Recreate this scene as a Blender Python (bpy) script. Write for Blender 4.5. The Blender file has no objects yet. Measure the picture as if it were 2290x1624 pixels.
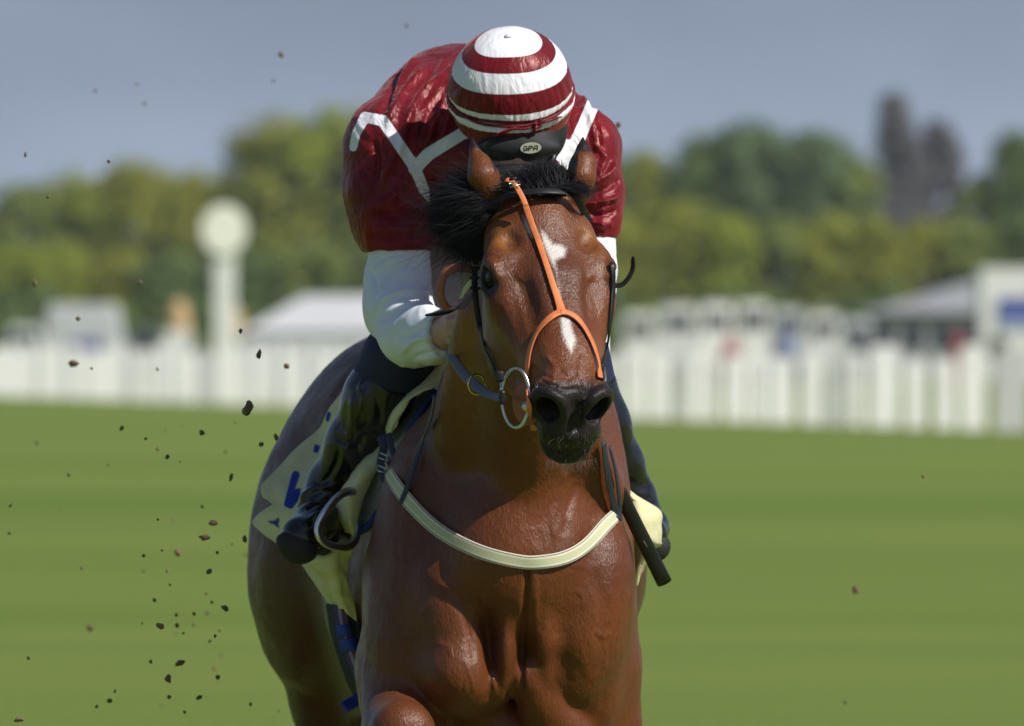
import bpy, math, random
import numpy as np
from mathutils import Vector, Matrix, noise
from mathutils.bvhtree import BVHTree

SC = bpy.context.scene
COL = SC.collection
SKIP = globals().get('SKIP', ())
rad = math.radians

# ------------------------------------------------------------------ camera, sky, sun, exposure
D = 21.2                       # metres from the camera to the horse's nose (y = 0)
PPM = 1200.0                   # picture units per metre at the nose
UC, VH, CAMZ = 1145.0, 752.0, 1.6
cam = bpy.data.cameras.new("camera")
cam.sensor_width = 36.0
cam.lens = 36.0 * D * PPM / 2290.0
cam.shift_y = -60.0 / 2290.0
cam.clip_start = 0.5
cam.clip_end = 5000
cam.dof.use_dof = not globals().get("NODOF", False)
cam.dof.focus_distance = D + 0.16
cam.dof.aperture_fstop = 8.0
cam.dof.aperture_blades = 0
camo = bpy.data.objects.new("camera", cam)
COL.objects.link(camo)
camo.location = (0, -D, CAMZ)
camo.rotation_euler = (rad(90), 0, 0)
SC.camera = camo

SUN = Vector((0.60, -0.43, 0.68)).normalized()      # towards the sun
wd = bpy.data.worlds.new("World")
SC.world = wd
wd.use_nodes = True
nt = wd.node_tree
nt.nodes.clear()
sky = nt.nodes.new('ShaderNodeTexSky')
sky.sky_type = 'NISHITA'
sky.sun_disc = False
sky.sun_elevation = math.asin(SUN.z)
sky.sun_rotation = math.atan2(SUN.x, SUN.y)
sky.air_density = 1.0
sky.dust_density = 0.6
bg = nt.nodes.new('ShaderNodeBackground')
bg.inputs['Strength'].default_value = 0.072
wo = nt.nodes.new('ShaderNodeOutputWorld')
tc = nt.nodes.new('ShaderNodeTexCoord')
sp = nt.nodes.new('ShaderNodeSeparateXYZ')
nt.links.new(tc.outputs['Generated'], sp.inputs[0])
mr = nt.nodes.new('ShaderNodeMapRange')              # a bank of grey-blue cloud low over the horizon
mr.inputs['From Min'].default_value = 0.06
mr.inputs['From Max'].default_value = 0.22
mr.inputs['To Min'].default_value = 1.0
mr.inputs['To Max'].default_value = 0.0
nt.links.new(sp.outputs['Z'], mr.inputs['Value'])
crw = nt.nodes.new('ShaderNodeValToRGB')
crw.color_ramp.elements[0].position = 0.010
crw.color_ramp.elements[0].color = (4.95, 6.05, 7.9, 1)
crw.color_ramp.elements[1].position = 0.034
crw.color_ramp.elements[1].color = (2.9, 3.62, 4.95, 1)
nzw = nt.nodes.new('ShaderNodeTexNoise')
nzw.inputs['Scale'].default_value = 28
nzw.inputs['Detail'].default_value = 2
mpw = nt.nodes.new('ShaderNodeMapping')
mpw.inputs['Scale'].default_value = (1, 1, 2.2)
nt.links.new(tc.outputs['Generated'], mpw.inputs[0])
nt.links.new(mpw.outputs[0], nzw.inputs['Vector'])
adw = nt.nodes.new('ShaderNodeMath')
adw.operation = 'MULTIPLY_ADD'
adw.inputs[1].default_value = 0.022
nt.links.new(nzw.outputs['Fac'], adw.inputs[0])
sbw = nt.nodes.new('ShaderNodeMath')
sbw.operation = 'SUBTRACT'
sbw.inputs[1].default_value = 0.011
nt.links.new(sp.outputs['Z'], sbw.inputs[0])
nt.links.new(sbw.outputs[0], adw.inputs[2])
nt.links.new(adw.outputs[0], crw.inputs[0])
mxw = nt.nodes.new('ShaderNodeMix')
mxw.data_type = 'RGBA'
nt.links.new(mr.outputs[0], mxw.inputs[0])
nt.links.new(sky.outputs[0], mxw.inputs[6])
nt.links.new(crw.outputs[0], mxw.inputs[7])
nt.links.new(mxw.outputs[2], bg.inputs[0])
nt.links.new(bg.outputs[0], wo.inputs[0])

sl = bpy.data.lights.new("sun", 'SUN')
sl.energy = 4.9
sl.angle = rad(0.6)
sl.color = (1.0, 0.95, 0.87)
slo = bpy.data.objects.new("sun", sl)
COL.objects.link(slo)
slo.rotation_euler = SUN.to_track_quat('Z', 'Y').to_euler()

SC.view_settings.view_transform = 'Standard'
SC.view_settings.look = 'None'
SC.view_settings.exposure = 0.0
SC.view_settings.gamma = 1.0
SC.cycles.use_denoising = True
SC.cycles.max_bounces = 6
SC.cycles.transparent_max_bounces = 8


def P(u, v, Y):
    """picture units at depth Y (metres behind the nose) -> world point"""
    s = (1 + Y / D) / PPM
    return Vector(((u - UC) * s, Y, CAMZ - (v - VH) * s))


# ------------------------------------------------------------------ signed-distance modelling
class Field:
    def __init__(self, xs, ys, zs):
        self.c = [np.asarray(a, dtype=np.float32) for a in (xs, ys, zs)]
        self.f = np.full([len(a) for a in self.c], 1.0, dtype=np.float32)

    def blk(self, lo, hi):
        s = []
        for a, l, h in zip(self.c, lo, hi):
            i, j = np.searchsorted(a, l), np.searchsorted(a, h)
            s.append(slice(max(i - 1, 0), j + 1))
        s = tuple(s)
        x, y, z = self.c[0][s[0]][:, None, None], self.c[1][s[1]][None, :, None], self.c[2][s[2]][None, None, :]
        return s, x, y, z

    def comb(self, s, d, k, sub):
        a = self.f[s]
        if a.size == 0:
            return
        if sub:
            d = -d
            h = np.maximum(k - np.abs(a - d), 0) / k
            self.f[s] = np.maximum(a, d) + h * h * k * 0.25
        else:
            h = np.maximum(k - np.abs(a - d), 0) / k
            self.f[s] = np.minimum(a, d) - h * h * k * 0.25

    def ell(self, c, r, k=0.02, R=None, sub=False):
        c = np.array(c, float)
        m = max(r) + k + 0.02
        s, x, y, z = self.blk(c - m, c + m)
        x, y, z = x - c[0], y - c[1], z - c[2]
        if R is not None:
            R = np.array(R, float)
            p = [R[i][0] * x + R[i][1] * y + R[i][2] * z for i in range(3)]
        else:
            p = [x, y, z]
        k0 = np.sqrt((p[0] / r[0]) ** 2 + (p[1] / r[1]) ** 2 + (p[2] / r[2]) ** 2) + 1e-6
        k1 = np.sqrt((p[0] / r[0] ** 2) ** 2 + (p[1] / r[1] ** 2) ** 2 + (p[2] / r[2] ** 2) ** 2) + 1e-6
        self.comb(s, (k0 * (k0 - 1) / k1).astype(np.float32), k, sub)

    def cone(self, a, b, ra, rb, k=0.02, sx=1.0, sub=False):
        a, b = np.array(a, float), np.array(b, float)
        m = max(ra, rb) * max(sx, 1) + k + 0.02
        s, x, y, z = self.blk(np.minimum(a, b) - m, np.maximum(a, b) + m)
        A = a * [1 / sx, 1, 1]
        Bv = b * [1 / sx, 1, 1]
        v = Bv - A
        L = float(v @ v) + 1e-9
        x = x / sx - A[0]
        y = y - A[1]
        z = z - A[2]
        t = np.clip((x * v[0] + y * v[1] + z * v[2]) / L, 0, 1)
        d = np.sqrt((x - t * v[0]) ** 2 + (y - t * v[1]) ** 2 + (z - t * v[2]) ** 2) - (ra + (rb - ra) * t)
        self.comb(s, (d * min(sx, 1)).astype(np.float32), k, sub)

    def chain(self, pts, rs, k=0.02, sx=1.0, sub=False):
        for i in range(len(pts) - 1):
            self.cone(pts[i], pts[i + 1], rs[i], rs[i + 1], k, sx, sub)

    def mesh(self, smooth=2):
        f = self.f
        xs, ys, zs = self.c
        s = f < 0
        n = np.zeros([a - 1 for a in f.shape], np.uint8)
        for i in (0, 1):
            for j in (0, 1):
                for k in (0, 1):
                    n += s[i:s.shape[0] - 1 + i, j:s.shape[1] - 1 + j, k:s.shape[2] - 1 + k]
        act = (n > 0) & (n < 8)
        I = np.argwhere(act)
        vid = np.full(act.shape, -1, np.int32)
        vid[act] = np.arange(len(I))
        acc = np.zeros((len(I), 3))
        cnt = np.zeros(len(I))
        offs = [(i, j, k) for i in (0, 1) for j in (0, 1) for k in (0, 1)]
        for a in offs:
            for ax in range(3):
                if a[ax]:
                    continue
                b = list(a)
                b[ax] = 1
                ia = I + a
                ib = I + b
                fa = f[ia[:, 0], ia[:, 1], ia[:, 2]]
                fb = f[ib[:, 0], ib[:, 1], ib[:, 2]]
                cr = (fa < 0) != (fb < 0)
                t = np.where(cr, fa / np.where(cr, fa - fb, 1), 0)
                pa = np.stack([xs[ia[:, 0]], ys[ia[:, 1]], zs[ia[:, 2]]], 1)
                pb = np.stack([xs[ib[:, 0]], ys[ib[:, 1]], zs[ib[:, 2]]], 1)
                acc[cr] += (pa + (pb - pa) * t[:, None])[cr]
                cnt[cr] += 1
        V = acc / np.maximum(cnt, 1)[:, None]
        Q = []
        for ax in range(3):
            o = [1, 2] if ax == 0 else ([2, 0] if ax == 1 else [0, 1])
            sl0 = [slice(1, -1)] * 3
            sl1 = [slice(1, -1)] * 3
            sl0[ax] = slice(0, -1)
            sl1[ax] = slice(1, None)
            a, b = s[tuple(sl0)], s[tuple(sl1)]
            E = np.argwhere(a != b)
            ins = a[E[:, 0], E[:, 1], E[:, 2]]
            base = E.copy()
            for q in range(3):
                if q != ax:
                    base[:, q] += 1
            quad = []
            for d0, d1 in ((1, 1), (0, 1), (0, 0), (1, 0)):
                c = base.copy()
                c[:, o[0]] -= d0
                c[:, o[1]] -= d1
                quad.append(vid[c[:, 0], c[:, 1], c[:, 2]])
            quad = np.stack(quad, 1)
            quad[~ins] = quad[~ins][:, ::-1]
            Q.append(quad)
        Q = np.concatenate(Q)
        if smooth:
            V = smooth_verts(V, Q, smooth)
        return V, Q


def smooth_verts(V, Q, it, lam=0.5):
    e = np.concatenate([Q[:, [0, 1]], Q[:, [1, 2]], Q[:, [2, 3]], Q[:, [3, 0]]])
    n = len(V)
    deg = np.bincount(e[:, 0], minlength=n) + np.bincount(e[:, 1], minlength=n)
    deg = np.maximum(deg, 1)
    for i in range(it * 2):
        l = lam if i % 2 == 0 else -lam * 0.96
        S = np.stack([np.bincount(e[:, 0], V[e[:, 1], a], n) + np.bincount(e[:, 1], V[e[:, 0], a], n) for a in range(3)], 1)
        V = V + l * (S / deg[:, None] - V)
    return V


def vnormals(V, Q):
    a = V[Q[:, 2]] - V[Q[:, 0]]
    b = V[Q[:, 3]] - V[Q[:, 1]]
    fn = np.cross(a, b)
    N = np.zeros_like(V)
    for i in range(4):
        for ax in range(3):
            N[:, ax] += np.bincount(Q[:, i], fn[:, ax], len(V))
    return N / (np.linalg.norm(N, axis=1)[:, None] + 1e-12)


def rng_axis(*segs):
    """segs: (start, end, step) -> a rectilinear axis with changing density"""
    out = []
    for a, b, st in segs:
        n = max(1, int(round((b - a) / st)))
        out.extend(np.linspace(a, b, n, endpoint=False))
    out.append(segs[-1][1])
    return np.array(out)


def npmesh(name, V, Q, m, parent=None, attrs=None, smooth=True):
    me = bpy.data.meshes.new(name)
    V = np.asarray(V, dtype=np.float32)
    Q = np.asarray(Q, dtype=np.int32)
    me.vertices.add(len(V))
    me.vertices.foreach_set('co', V.ravel())
    me.loops.add(Q.size)
    me.loops.foreach_set('vertex_index', Q.ravel())
    me.polygons.add(len(Q))
    me.polygons.foreach_set('loop_start', np.arange(0, Q.size, Q.shape[1], dtype=np.int32))
    me.polygons.foreach_set('loop_total', np.full(len(Q), Q.shape[1], dtype=np.int32))
    me.update(calc_edges=True)
    me.validate()
    if smooth:
        me.polygons.foreach_set('use_smooth', np.ones(len(me.polygons), dtype=bool))
    for k, a in (attrs or {}).items():
        at = me.attributes.new(k, 'FLOAT', 'POINT')
        at.data.foreach_set('value', np.asarray(a, dtype=np.float32))
    if m is not None:
        for mm in (m if isinstance(m, (list, tuple)) else [m]):
            me.materials.append(mm)
    o = bpy.data.objects.new(name, me)
    COL.objects.link(o)
    if parent is not None:
        o.parent = parent
        o.matrix_parent_inverse = Matrix.Translation(-parent.location)
    return o


class MB:
    """collects simple shapes into ONE mesh"""
    def __init__(self):
        self.v, self.f, self.mi = [], [], []

    def add(self, vs, fs, mi=0):
        b = len(self.v)
        self.v += [tuple(x) for x in vs]
        self.f += [tuple(b + i for i in f) for f in fs]
        self.mi += [mi] * len(fs)

    def box(self, c, s, R=None, mi=0, bev=0.0):
        vs = []
        for z in (-1, 1):
            for x, y in ((-1, -1), (1, -1), (1, 1), (-1, 1)):
                p = Vector((x * s[0] / 2, y * s[1] / 2, z * s[2] / 2))
                if R is not None:
                    p = R @ p
                vs.append(Vector(c) + p)
        self.add(vs, [(3, 2, 1, 0), (4, 5, 6, 7), (0, 1, 5, 4), (1, 2, 6, 5), (2, 3, 7, 6), (3, 0, 4, 7)], mi)

    def tube(self, pts, rs, n=10, closed=False, cap=True, mi=0, flat=1.0, up=None):
        pts = [Vector(p) for p in pts]
        m = len(pts)
        if not isinstance(rs, (list, tuple)):
            rs = [rs] * m
        rings = []
        prev = None
        for i, p in enumerate(pts):
            if closed:
                t = pts[(i + 1) % m] - pts[i - 1]
            else:
                t = pts[min(i + 1, m - 1)] - pts[max(i - 1, 0)]
            t.normalize()
            if prev is None:
                a = Vector(up) if up is not None else (Vector((0, 0, 1)) if abs(t.z) < 0.9 else Vector((1, 0, 0)))
            else:
                a = prev
            a = (a - t * a.dot(t)).normalized()
            prev = a
            b = t.cross(a)
            rings.append([p + (a * math.cos(q) * flat + b * math.sin(q)) * rs[i] for q in [2 * math.pi * j / n for j in range(n)]])
        vs = [q for r in rings for q in r]
        fs = []
        for i in range(m if closed else m - 1):
            for j in range(n):
                a0, a1 = i * n + j, i * n + (j + 1) % n
                b0, b1 = ((i + 1) % m) * n + j, ((i + 1) % m) * n + (j + 1) % n
                fs.append((a0, a1, b1, b0))
        if cap and not closed:
            fs.append(tuple(range(n - 1, -1, -1)))
            fs.append(tuple((m - 1) * n + j for j in range(n)))
        self.add(vs, fs, mi)

    def build(self, name, m, parent=None, smooth=True, bevel=0.0, attrs=None, autosmooth=None):
        me = bpy.data.meshes.new(name)
        me.from_pydata(self.v, [], self.f)
        ms = m if isinstance(m, (list, tuple)) else [m]
        for mm in ms:
            me.materials.append(mm)
        me.polygons.foreach_set('material_index', self.mi)
        me.update()
        if smooth:
            me.polygons.foreach_set('use_smooth', [True] * len(me.polygons))
        o = bpy.data.objects.new(name, me)
        COL.objects.link(o)
        if parent is not None:
            o.parent = parent
            o.matrix_parent_inverse = Matrix.Translation(-parent.location)
        if bevel:
            b = o.modifiers.new('bevel', 'BEVEL')
            b.width = bevel
            b.segments = 2
            b.limit_method = 'ANGLE'
        return o


def tag(o, label=None, cat=None, group=None, kind=None):
    if label:
        o['label'] = label
    if cat:
        o['category'] = cat
    if group:
        o['group'] = group
    if kind:
        o['kind'] = kind
    return o


def empty(name, loc, label=None, cat=None, group=None):
    o = bpy.data.objects.new(name, None)
    COL.objects.link(o)
    o.location = loc
    o.empty_display_size = 0.1
    return tag(o, label, cat, group)


def cat_rom(pts, n=8, closed=False):
    """Catmull-Rom through points (any dimension) -> denser list of numpy rows"""
    p = np.array([list(q) for q in pts], float)
    m = len(p)
    out = []
    segs = m if closed else m - 1
    for i in range(segs):
        if closed:
            a, b, c, d = p[i - 1], p[i], p[(i + 1) % m], p[(i + 2) % m]
        else:
            b, c = p[i], p[i + 1]
            a = p[i - 1] if i > 0 else 2 * b - c
            d = p[i + 2] if i + 2 < m else 2 * c - b
        for j in range(n):
            t = j / n
            out.append(0.5 * ((2 * b) + (c - a) * t + (2 * a - 5 * b + 4 * c - d) * t * t + (3 * b - a - 3 * c + d) * t ** 3))
    if not closed:
        out.append(p[-1])
    return out


def polyd(U, V, pts):
    """distance from picture points to a polyline and the parameter along it"""
    best = np.full(U.shape, 1e9)
    par = np.zeros(U.shape)
    n = len(pts) - 1
    for i in range(n):
        ax, ay = pts[i][0], pts[i][1]
        bx, by = pts[i + 1][0], pts[i + 1][1]
        vx, vy = bx - ax, by - ay
        t = np.clip(((U - ax) * vx + (V - ay) * vy) / (vx * vx + vy * vy + 1e-9), 0, 1)
        d = np.hypot(U - ax - t * vx, V - ay - t * vy)
        w = d < best
        best = np.where(w, d, best)
        par = np.where(w, (i + t) / n, par)
    return best, par


def poly_sd(U, V, pts):
    """signed distance (negative inside) to a closed polygon"""
    d, _ = polyd(U, V, list(pts) + [pts[0]])
    ins = np.zeros(U.shape, bool)
    m = len(pts)
    for i in range(m):
        x0, y0 = pts[i][:2]
        x1, y1 = pts[(i + 1) % m][:2]
        c = ((y0 > V) != (y1 > V)) & (U < (x1 - x0) * (V - y0) / ((y1 - y0) if y1 != y0 else 1e-9) + x0)
        ins ^= c
    return np.where(ins, -d, d)


def uv_of(V):
    s = PPM / (1 + V[:, 1] / D)
    return UC + V[:, 0] * s, VH - (V[:, 2] - CAMZ) * s


# ------------------------------------------------------------------ materials
def nmat(name):
    m = bpy.data.materials.new(name)
    m.use_nodes = True
    t = m.node_tree
    b = t.nodes['Principled BSDF']
    return m, t, b


def N(t, kind, **kw):
    n = t.nodes.new(kind)
    for k, v in kw.items():
        if k in n.inputs:
            n.inputs[k].default_value = v
        else:
            setattr(n, k, v)
    return n


def mixc(t, fac, a, b, blend='MIX'):
    n = t.nodes.new('ShaderNodeMix')
    n.data_type = 'RGBA'
    n.blend_type = blend
    for i, v in ((0, fac), (6, a), (7, b)):
        if hasattr(v, 'is_output'):
            t.links.new(v, n.inputs[i])
        elif i == 0:
            n.inputs[i].default_value = v
        else:
            n.inputs[i].default_value = (v[0], v[1], v[2], 1)
    return n.outputs[2]


def math_n(t, op, a, b=None, c=None, clamp=False):
    n = t.nodes.new('ShaderNodeMath')
    n.operation = op
    n.use_clamp = clamp
    for i, v in enumerate((a, b, c)):
        if v is None:
            continue
        if hasattr(v, 'is_output'):
            t.links.new(v, n.inputs[i])
        else:
            n.inputs[i].default_value = v
    return n.outputs[0]


def mapr(t, v, a, b, c=0.0, d=1.0, smooth=False):
    n = t.nodes.new('ShaderNodeMapRange')
    if smooth:
        n.interpolation_type = 'SMOOTHSTEP'
    t.links.new(v, n.inputs['Value'])
    for k, q in (('From Min', a), ('From Max', b), ('To Min', c), ('To Max', d)):
        n.inputs[k].default_value = q
    return n.outputs[0]


def attr(t, name):
    n = t.nodes.new('ShaderNodeAttribute')
    n.attribute_name = name
    return n.outputs['Fac']


def noise_n(t, scale, detail=3, rough=0.5, vec=None, stretch=None, dist=0.0):
    n = t.nodes.new('ShaderNodeTexNoise')
    n.inputs['Scale'].default_value = scale
    n.inputs['Detail'].default_value = detail
    n.inputs['Roughness'].default_value = rough
    n.inputs['Distortion'].default_value = dist
    if vec is None:
        c = t.nodes.new('ShaderNodeTexCoord')
        vec = c.outputs['Object']
    if stretch:
        mp = t.nodes.new('ShaderNodeMapping')
        mp.inputs['Scale'].default_value = stretch
        t.links.new(vec, mp.inputs[0])
        vec = mp.outputs[0]
    t.links.new(vec, n.inputs['Vector'])
    return n.outputs['Fac']


def bump(t, b, h, strength=0.3, dist=0.002, normal=None):
    n = t.nodes.new('ShaderNodeBump')
    n.inputs['Strength'].default_value = strength
    n.inputs['Distance'].default_value = dist
    t.links.new(h, n.inputs['Height'])
    if normal is not None:
        t.links.new(normal, n.inputs['Normal'])
    if b is not None:
        t.links.new(n.outputs[0], b.inputs['Normal'])
    return n.outputs[0]


def simple(name, col, rough=0.5, metal=0.0, var=0.15, scale=60, bs=0.0, bd=0.001, coat=0.0, sheen=0.0, spec=0.5, coatr=0.1):
    m, t, b = nmat(name)
    nz = noise_n(t, scale, 4)
    c = mixc(t, mapr(t, nz, 0.3, 0.7), [x * (1 - var) for x in col], [min(1, x * (1 + var)) for x in col])
    t.links.new(c, b.inputs['Base Color'])
    b.inputs['Roughness'].default_value = rough
    b.inputs['Metallic'].default_value = metal
    b.inputs['Coat Weight'].default_value = coat
    b.inputs['Coat Roughness'].default_value = coatr
    b.inputs['Sheen Weight'].default_value = sheen
    b.inputs['Specular IOR Level'].default_value = spec
    if bs:
        bump(t, b, nz, bs, bd)
    return m

#@@HORSE
# ------------------------------------------------------------------ horse head frame
YAW, PIT = rad(12.5), rad(40)
_f = Vector((math.sin(YAW) * math.sin(PIT), -math.cos(YAW) * math.sin(PIT), -math.cos(PIT)))      # down the face
_n = Vector((math.sin(YAW) * math.cos(PIT), -math.cos(YAW) * math.cos(PIT), math.sin(PIT)))       # out of the face
_b = Vector((math.cos(YAW), math.sin(YAW), 0))                                                    # to picture right
HO = P(1214, 425, 0.40)
HR = [list(_b), list(_f), list(_n)]


def H(b, t, n):
    return HO + _b * b + _f * t + _n * n


# ------------------------------------------------------------------ horse coat
def coat_material():
    m, t, b = nmat('bay_coat')
    tcn = t.nodes.new('ShaderNodeTexCoord')
    ob = tcn.outputs['Object']
    n1 = noise_n(t, 5, 4, 0.55, ob)
    n2 = noise_n(t, 260, 3, 0.6, ob, stretch=(1, 1, 0.35))
    c = mixc(t, mapr(t, n1, 0.3, 0.7), (0.112, 0.0315, 0.0085), (0.182, 0.054, 0.0150))
    c = mixc(t, mapr(t, n2, 0.3, 0.75, 0.0, 0.5), c, (0.060, 0.016, 0.006))
    # darker along the crest / legs, golden at throat and flank (real coat zones)
    c = mixc(t, attr(t, 'gold'), c, (0.30, 0.120, 0.030))
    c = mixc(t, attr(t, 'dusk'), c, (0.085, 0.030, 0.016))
    c = mixc(t, attr(t, 'grey'), c, (0.24, 0.20, 0.155))
    n3 = noise_n(t, 700, 2, 0.6, ob)
    dk = math_n(t, 'ADD', attr(t, 'dark'), math_n(t, 'MULTIPLY_ADD', n3, 0.3, -0.15))
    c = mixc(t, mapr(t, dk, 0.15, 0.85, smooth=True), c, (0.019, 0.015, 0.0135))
    n4 = noise_n(t, 520, 4, 0.8, ob, stretch=(1, 1, 0.3))
    wh = math_n(t, 'ADD', attr(t, 'white'), math_n(t, 'MULTIPLY_ADD', n4, 30.0, -15.0))
    c = mixc(t, mapr(t, wh, -5.0, 4.0, 1.0, 0.0), c, (0.62, 0.59, 0.56))
    t.links.new(c, b.inputs['Base Color'])
    t.links.new(mapr(t, noise_n(t, 30, 4, 0.65, ob), 0.3, 0.7, 0.27, 0.46), b.inputs['Roughness'])
    t.links.new(math_n(t, 'MULTIPLY_ADD', attr(t, 'dark'), -0.12, 0.36), b.inputs['Specular IOR Level'])
    b.inputs['Sheen Weight'].default_value = 0.03
    b.inputs['Sheen Roughness'].default_value = 0.35
    b.inputs['Sheen Tint'].default_value = (1.0, 0.9, 0.85, 1)
    h = math_n(t, 'ADD', math_n(t, 'MULTIPLY', n2, 0.75), math_n(t, 'MULTIPLY', noise_n(t, 60, 3, 0.5, ob, stretch=(1, 1, 0.5)), 0.55))
    bump(t, b, h, 1.0, 0.0026)
    return m


def build_horse():
    xs = rng_axis((-0.60, -0.34, 0.012), (-0.34, 0.30, 0.0038), (0.30, 0.52, 0.012))
    ys = rng_axis((-0.16, 0.50, 0.0042), (0.50, 1.0, 0.0065), (1.0, 2.75, 0.016))
    zs = rng_axis((-0.02, 0.84, 0.02), (0.84, 1.32, 0.005), (1.32, 2.02, 0.0038))
    F = Field(xs, ys, zs)
    E, C = F.ell, F.cone

    # ---- trunk and hindquarters
    E(P(1085, 1150, 1.62), (0.265, 0.62, 0.33), 0.08)
    E(P(1045, 1330, 1.72), (0.295, 0.50, 0.24), 0.07)
    E(P(985, 1020, 2.15), (0.31, 0.46, 0.28), 0.08)
    E(P(985, 1190, 2.15), (0.36, 0.40, 0.34), 0.08)
    E(P(706, 1255, 2.1), (0.135, 0.24, 0.27), 0.06)
    E(P(1300, 1265, 2.1), (0.135, 0.24, 0.20), 0.06)
    C(P(720, 1320, 2.1), P(765, 1560, 2.2), 0.13, 0.10, 0.05)
    C(P(765, 1560, 2.2), P(790, 1760, 2.3), 0.10, 0.065, 0.05)
    F.chain([P(790, 1760, 2.3), P(800, 1900, 2.55), P(800, 2250, 2.25), P(800, 2330, 2.15), P(800, 2400, 2.05)], [0.065, 0.048, 0.036, 0.04, 0.05], 0.03)
    F.chain([P(1200, 1330, 2.1), P(1190, 1620, 1.9), P(1180, 1800, 1.85), P(1180, 1950, 2.05), P(1180, 2300, 1.75), P(1180, 2420, 1.6)], [0.13, 0.10, 0.065, 0.05, 0.036, 0.05], 0.04)
    # withers, neck root
    C(P(1120, 870, 1.45), P(1150, 850, 1.1), 0.13, 0.12, 0.08)
    # ---- neck
    nk = [P(1190, 640, 0.60), P(1180, 720, 0.66), P(1170, 830, 0.78), P(1150, 950, 0.92), P(1125, 1080, 1.05)]
    F.chain(nk, [0.115, 0.145, 0.172, 0.195, 0.225], 0.05, sx=0.74)
    F.chain([P(1196, 520, 0.66), P(1180, 640, 0.86), P(1160, 780, 1.12)], [0.085, 0.10, 0.12], 0.05, sx=0.6)
    C(P(1068, 700, 0.60), P(1030, 960, 0.80), 0.035, 0.05, 0.05)       # jugular ridge, picture left
    C(P(1262, 900, 0.66), P(1330, 1090, 0.82), 0.05, 0.05, 0.06)
    C(P(1170, 760, 0.54), P(1195, 1150, 0.78), 0.06, 0.06, 0.06)      # windpipe
    # ---- shoulders and breast
    E(P(972, 1250, 1.00), (0.120, 0.20, 0.27), 0.06)
    E(P(1300, 1230, 1.02), (0.10, 0.22, 0.36), 0.07)
    E(P(930, 1440, 0.95), (0.105, 0.17, 0.25), 0.06)
    E(P(1310, 1440, 0.95), (0.092, 0.17, 0.24), 0.06)
    E(P(1130, 1250, 0.97), (0.205, 0.22, 0.28), 0.07)
    E(P(1165, 1250, 0.78), (0.15, 0.12, 0.16), 0.06)
    # pectorals
    E(P(1030, 1410, 0.81), (0.095, 0.10, 0.17), 0.03, R=rot_y(-14))
    E(P(1030, 1505, 0.79), (0.080, 0.10, 0.080), 0.035)
    E(P(1130, 1405, 0.785), (0.036, 0.085, 0.150), 0.022, R=rot_y(4))
    E(P(1214, 1395, 0.785), (0.038, 0.085, 0.130), 0.022, R=rot_y(-6))
    E(P(1310, 1370, 0.82), (0.088, 0.11, 0.19), 0.03, R=rot_y(10))
    E(P(1092, 1440, 0.715), (0.008, 0.045, 0.050), 0.035, R=rot_y(-8), sub=True)
    C(P(1250, 1500, 0.70), P(1350, 1690, 0.68), 0.022, 0.075, 0.04, sub=True)
    # inner forearm of the right leg, sweeping out of the breast
    C(P(1180, 1510, 0.77), P(1262, 1650, 0.84), 0.042, 0.062, 0.015)
    E(P(1120, 1640, 1.02), (0.15, 0.20, 0.12), 0.05)
    # right foreleg (on the ground side)
    F.chain([P(1318, 1500, 0.98), P(1340, 1640, 1.0), P(1335, 1900, 1.05), P(1335, 2200, 1.12), P(1335, 2300, 1.15)], [0.095, 0.078, 0.052, 0.036, 0.05], 0.04)
    # left foreleg thrown forward and folded
    F.chain([P(905, 1500, 1.0), P(895, 1640, 0.80), P(900, 1636, 0.52)], [0.105, 0.072, 0.052], 0.03, sx=0.95)
    F.chain([P(900, 1640, 0.52), P(900, 1860, 0.72), P(900, 1990, 0.95), P(900, 1960, 1.08)], [0.06, 0.036, 0.04, 0.05], 0.03)

    # ---- skull
    def he(b, t, n, r, k=0.02, sub=False, both=False, R=HR):
        for s in ((1, -1) if both else (1,)):
            RR = R
            E(H(b * s, t, n), r, k, R=RR, sub=sub)

    def hc(a, c, ra, rb, k=0.02, sub=False, both=False):
        for s in ((1, -1) if both else (1,)):
            C(H(a[0] * s, a[1], a[2]), H(c[0] * s, c[1], c[2]), ra, rb, k, sub=sub)

    he(0, 0.055, -0.085, (0.078, 0.10, 0.075), 0.03)                   # cranium
    he(0, 0.145, -0.068, (0.092, 0.13, 0.060), 0.03)                   # forehead
    he(0.076, 0.085, -0.085, (0.034, 0.080, 0.05), 0.03, both=True)     # temples
    he(0.091, 0.138, -0.052, (0.031, 0.045, 0.027), 0.025, both=True)   # brow ridges
    he(0.086, 0.172, -0.080, (0.042, 0.070, 0.045), 0.03, both=True)   # sockets
    he(0.072, 0.205, -0.165, (0.042, 0.120, 0.085), 0.04, both=True)    # jowl plates
    he(0, 0.17, -0.15, (0.070, 0.13, 0.10), 0.03)
    hc((0.076, 0.225, -0.088), (0.050, 0.370, -0.088), 0.034, 0.022, 0.035, both=True)  # facial crests
    hc((0, 0.20, -0.062), (0, 0.36, -0.058), 0.058, 0.038, 0.03)       # nasal bone
    hc((0, 0.36, -0.058), (0, 0.455, -0.052), 0.038, 0.030, 0.03)
    hc((0.032, 0.20, -0.052), (0.024, 0.43, -0.050), 0.034, 0.024, 0.035, both=True)
    hc((0, 0.22, -0.125), (0, 0.40, -0.110), 0.088, 0.062, 0.03)
    hc((0.060, 0.27, -0.205), (0.034, 0.42, -0.150), 0.036, 0.028, 0.035, both=True)     # jaw bars
    # muzzle
    he(0, 0.455, -0.092, (0.058, 0.065, 0.056), 0.025)
    he(0.040, 0.462, -0.060, (0.034, 0.044, 0.042), 0.016, both=True)   # nostril bulges
    he(0, 0.500, -0.112, (0.052, 0.034, 0.036), 0.02)                  # upper lip
    he(0.030, 0.485, -0.125, (0.028, 0.036, 0.030), 0.02, both=True)
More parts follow.
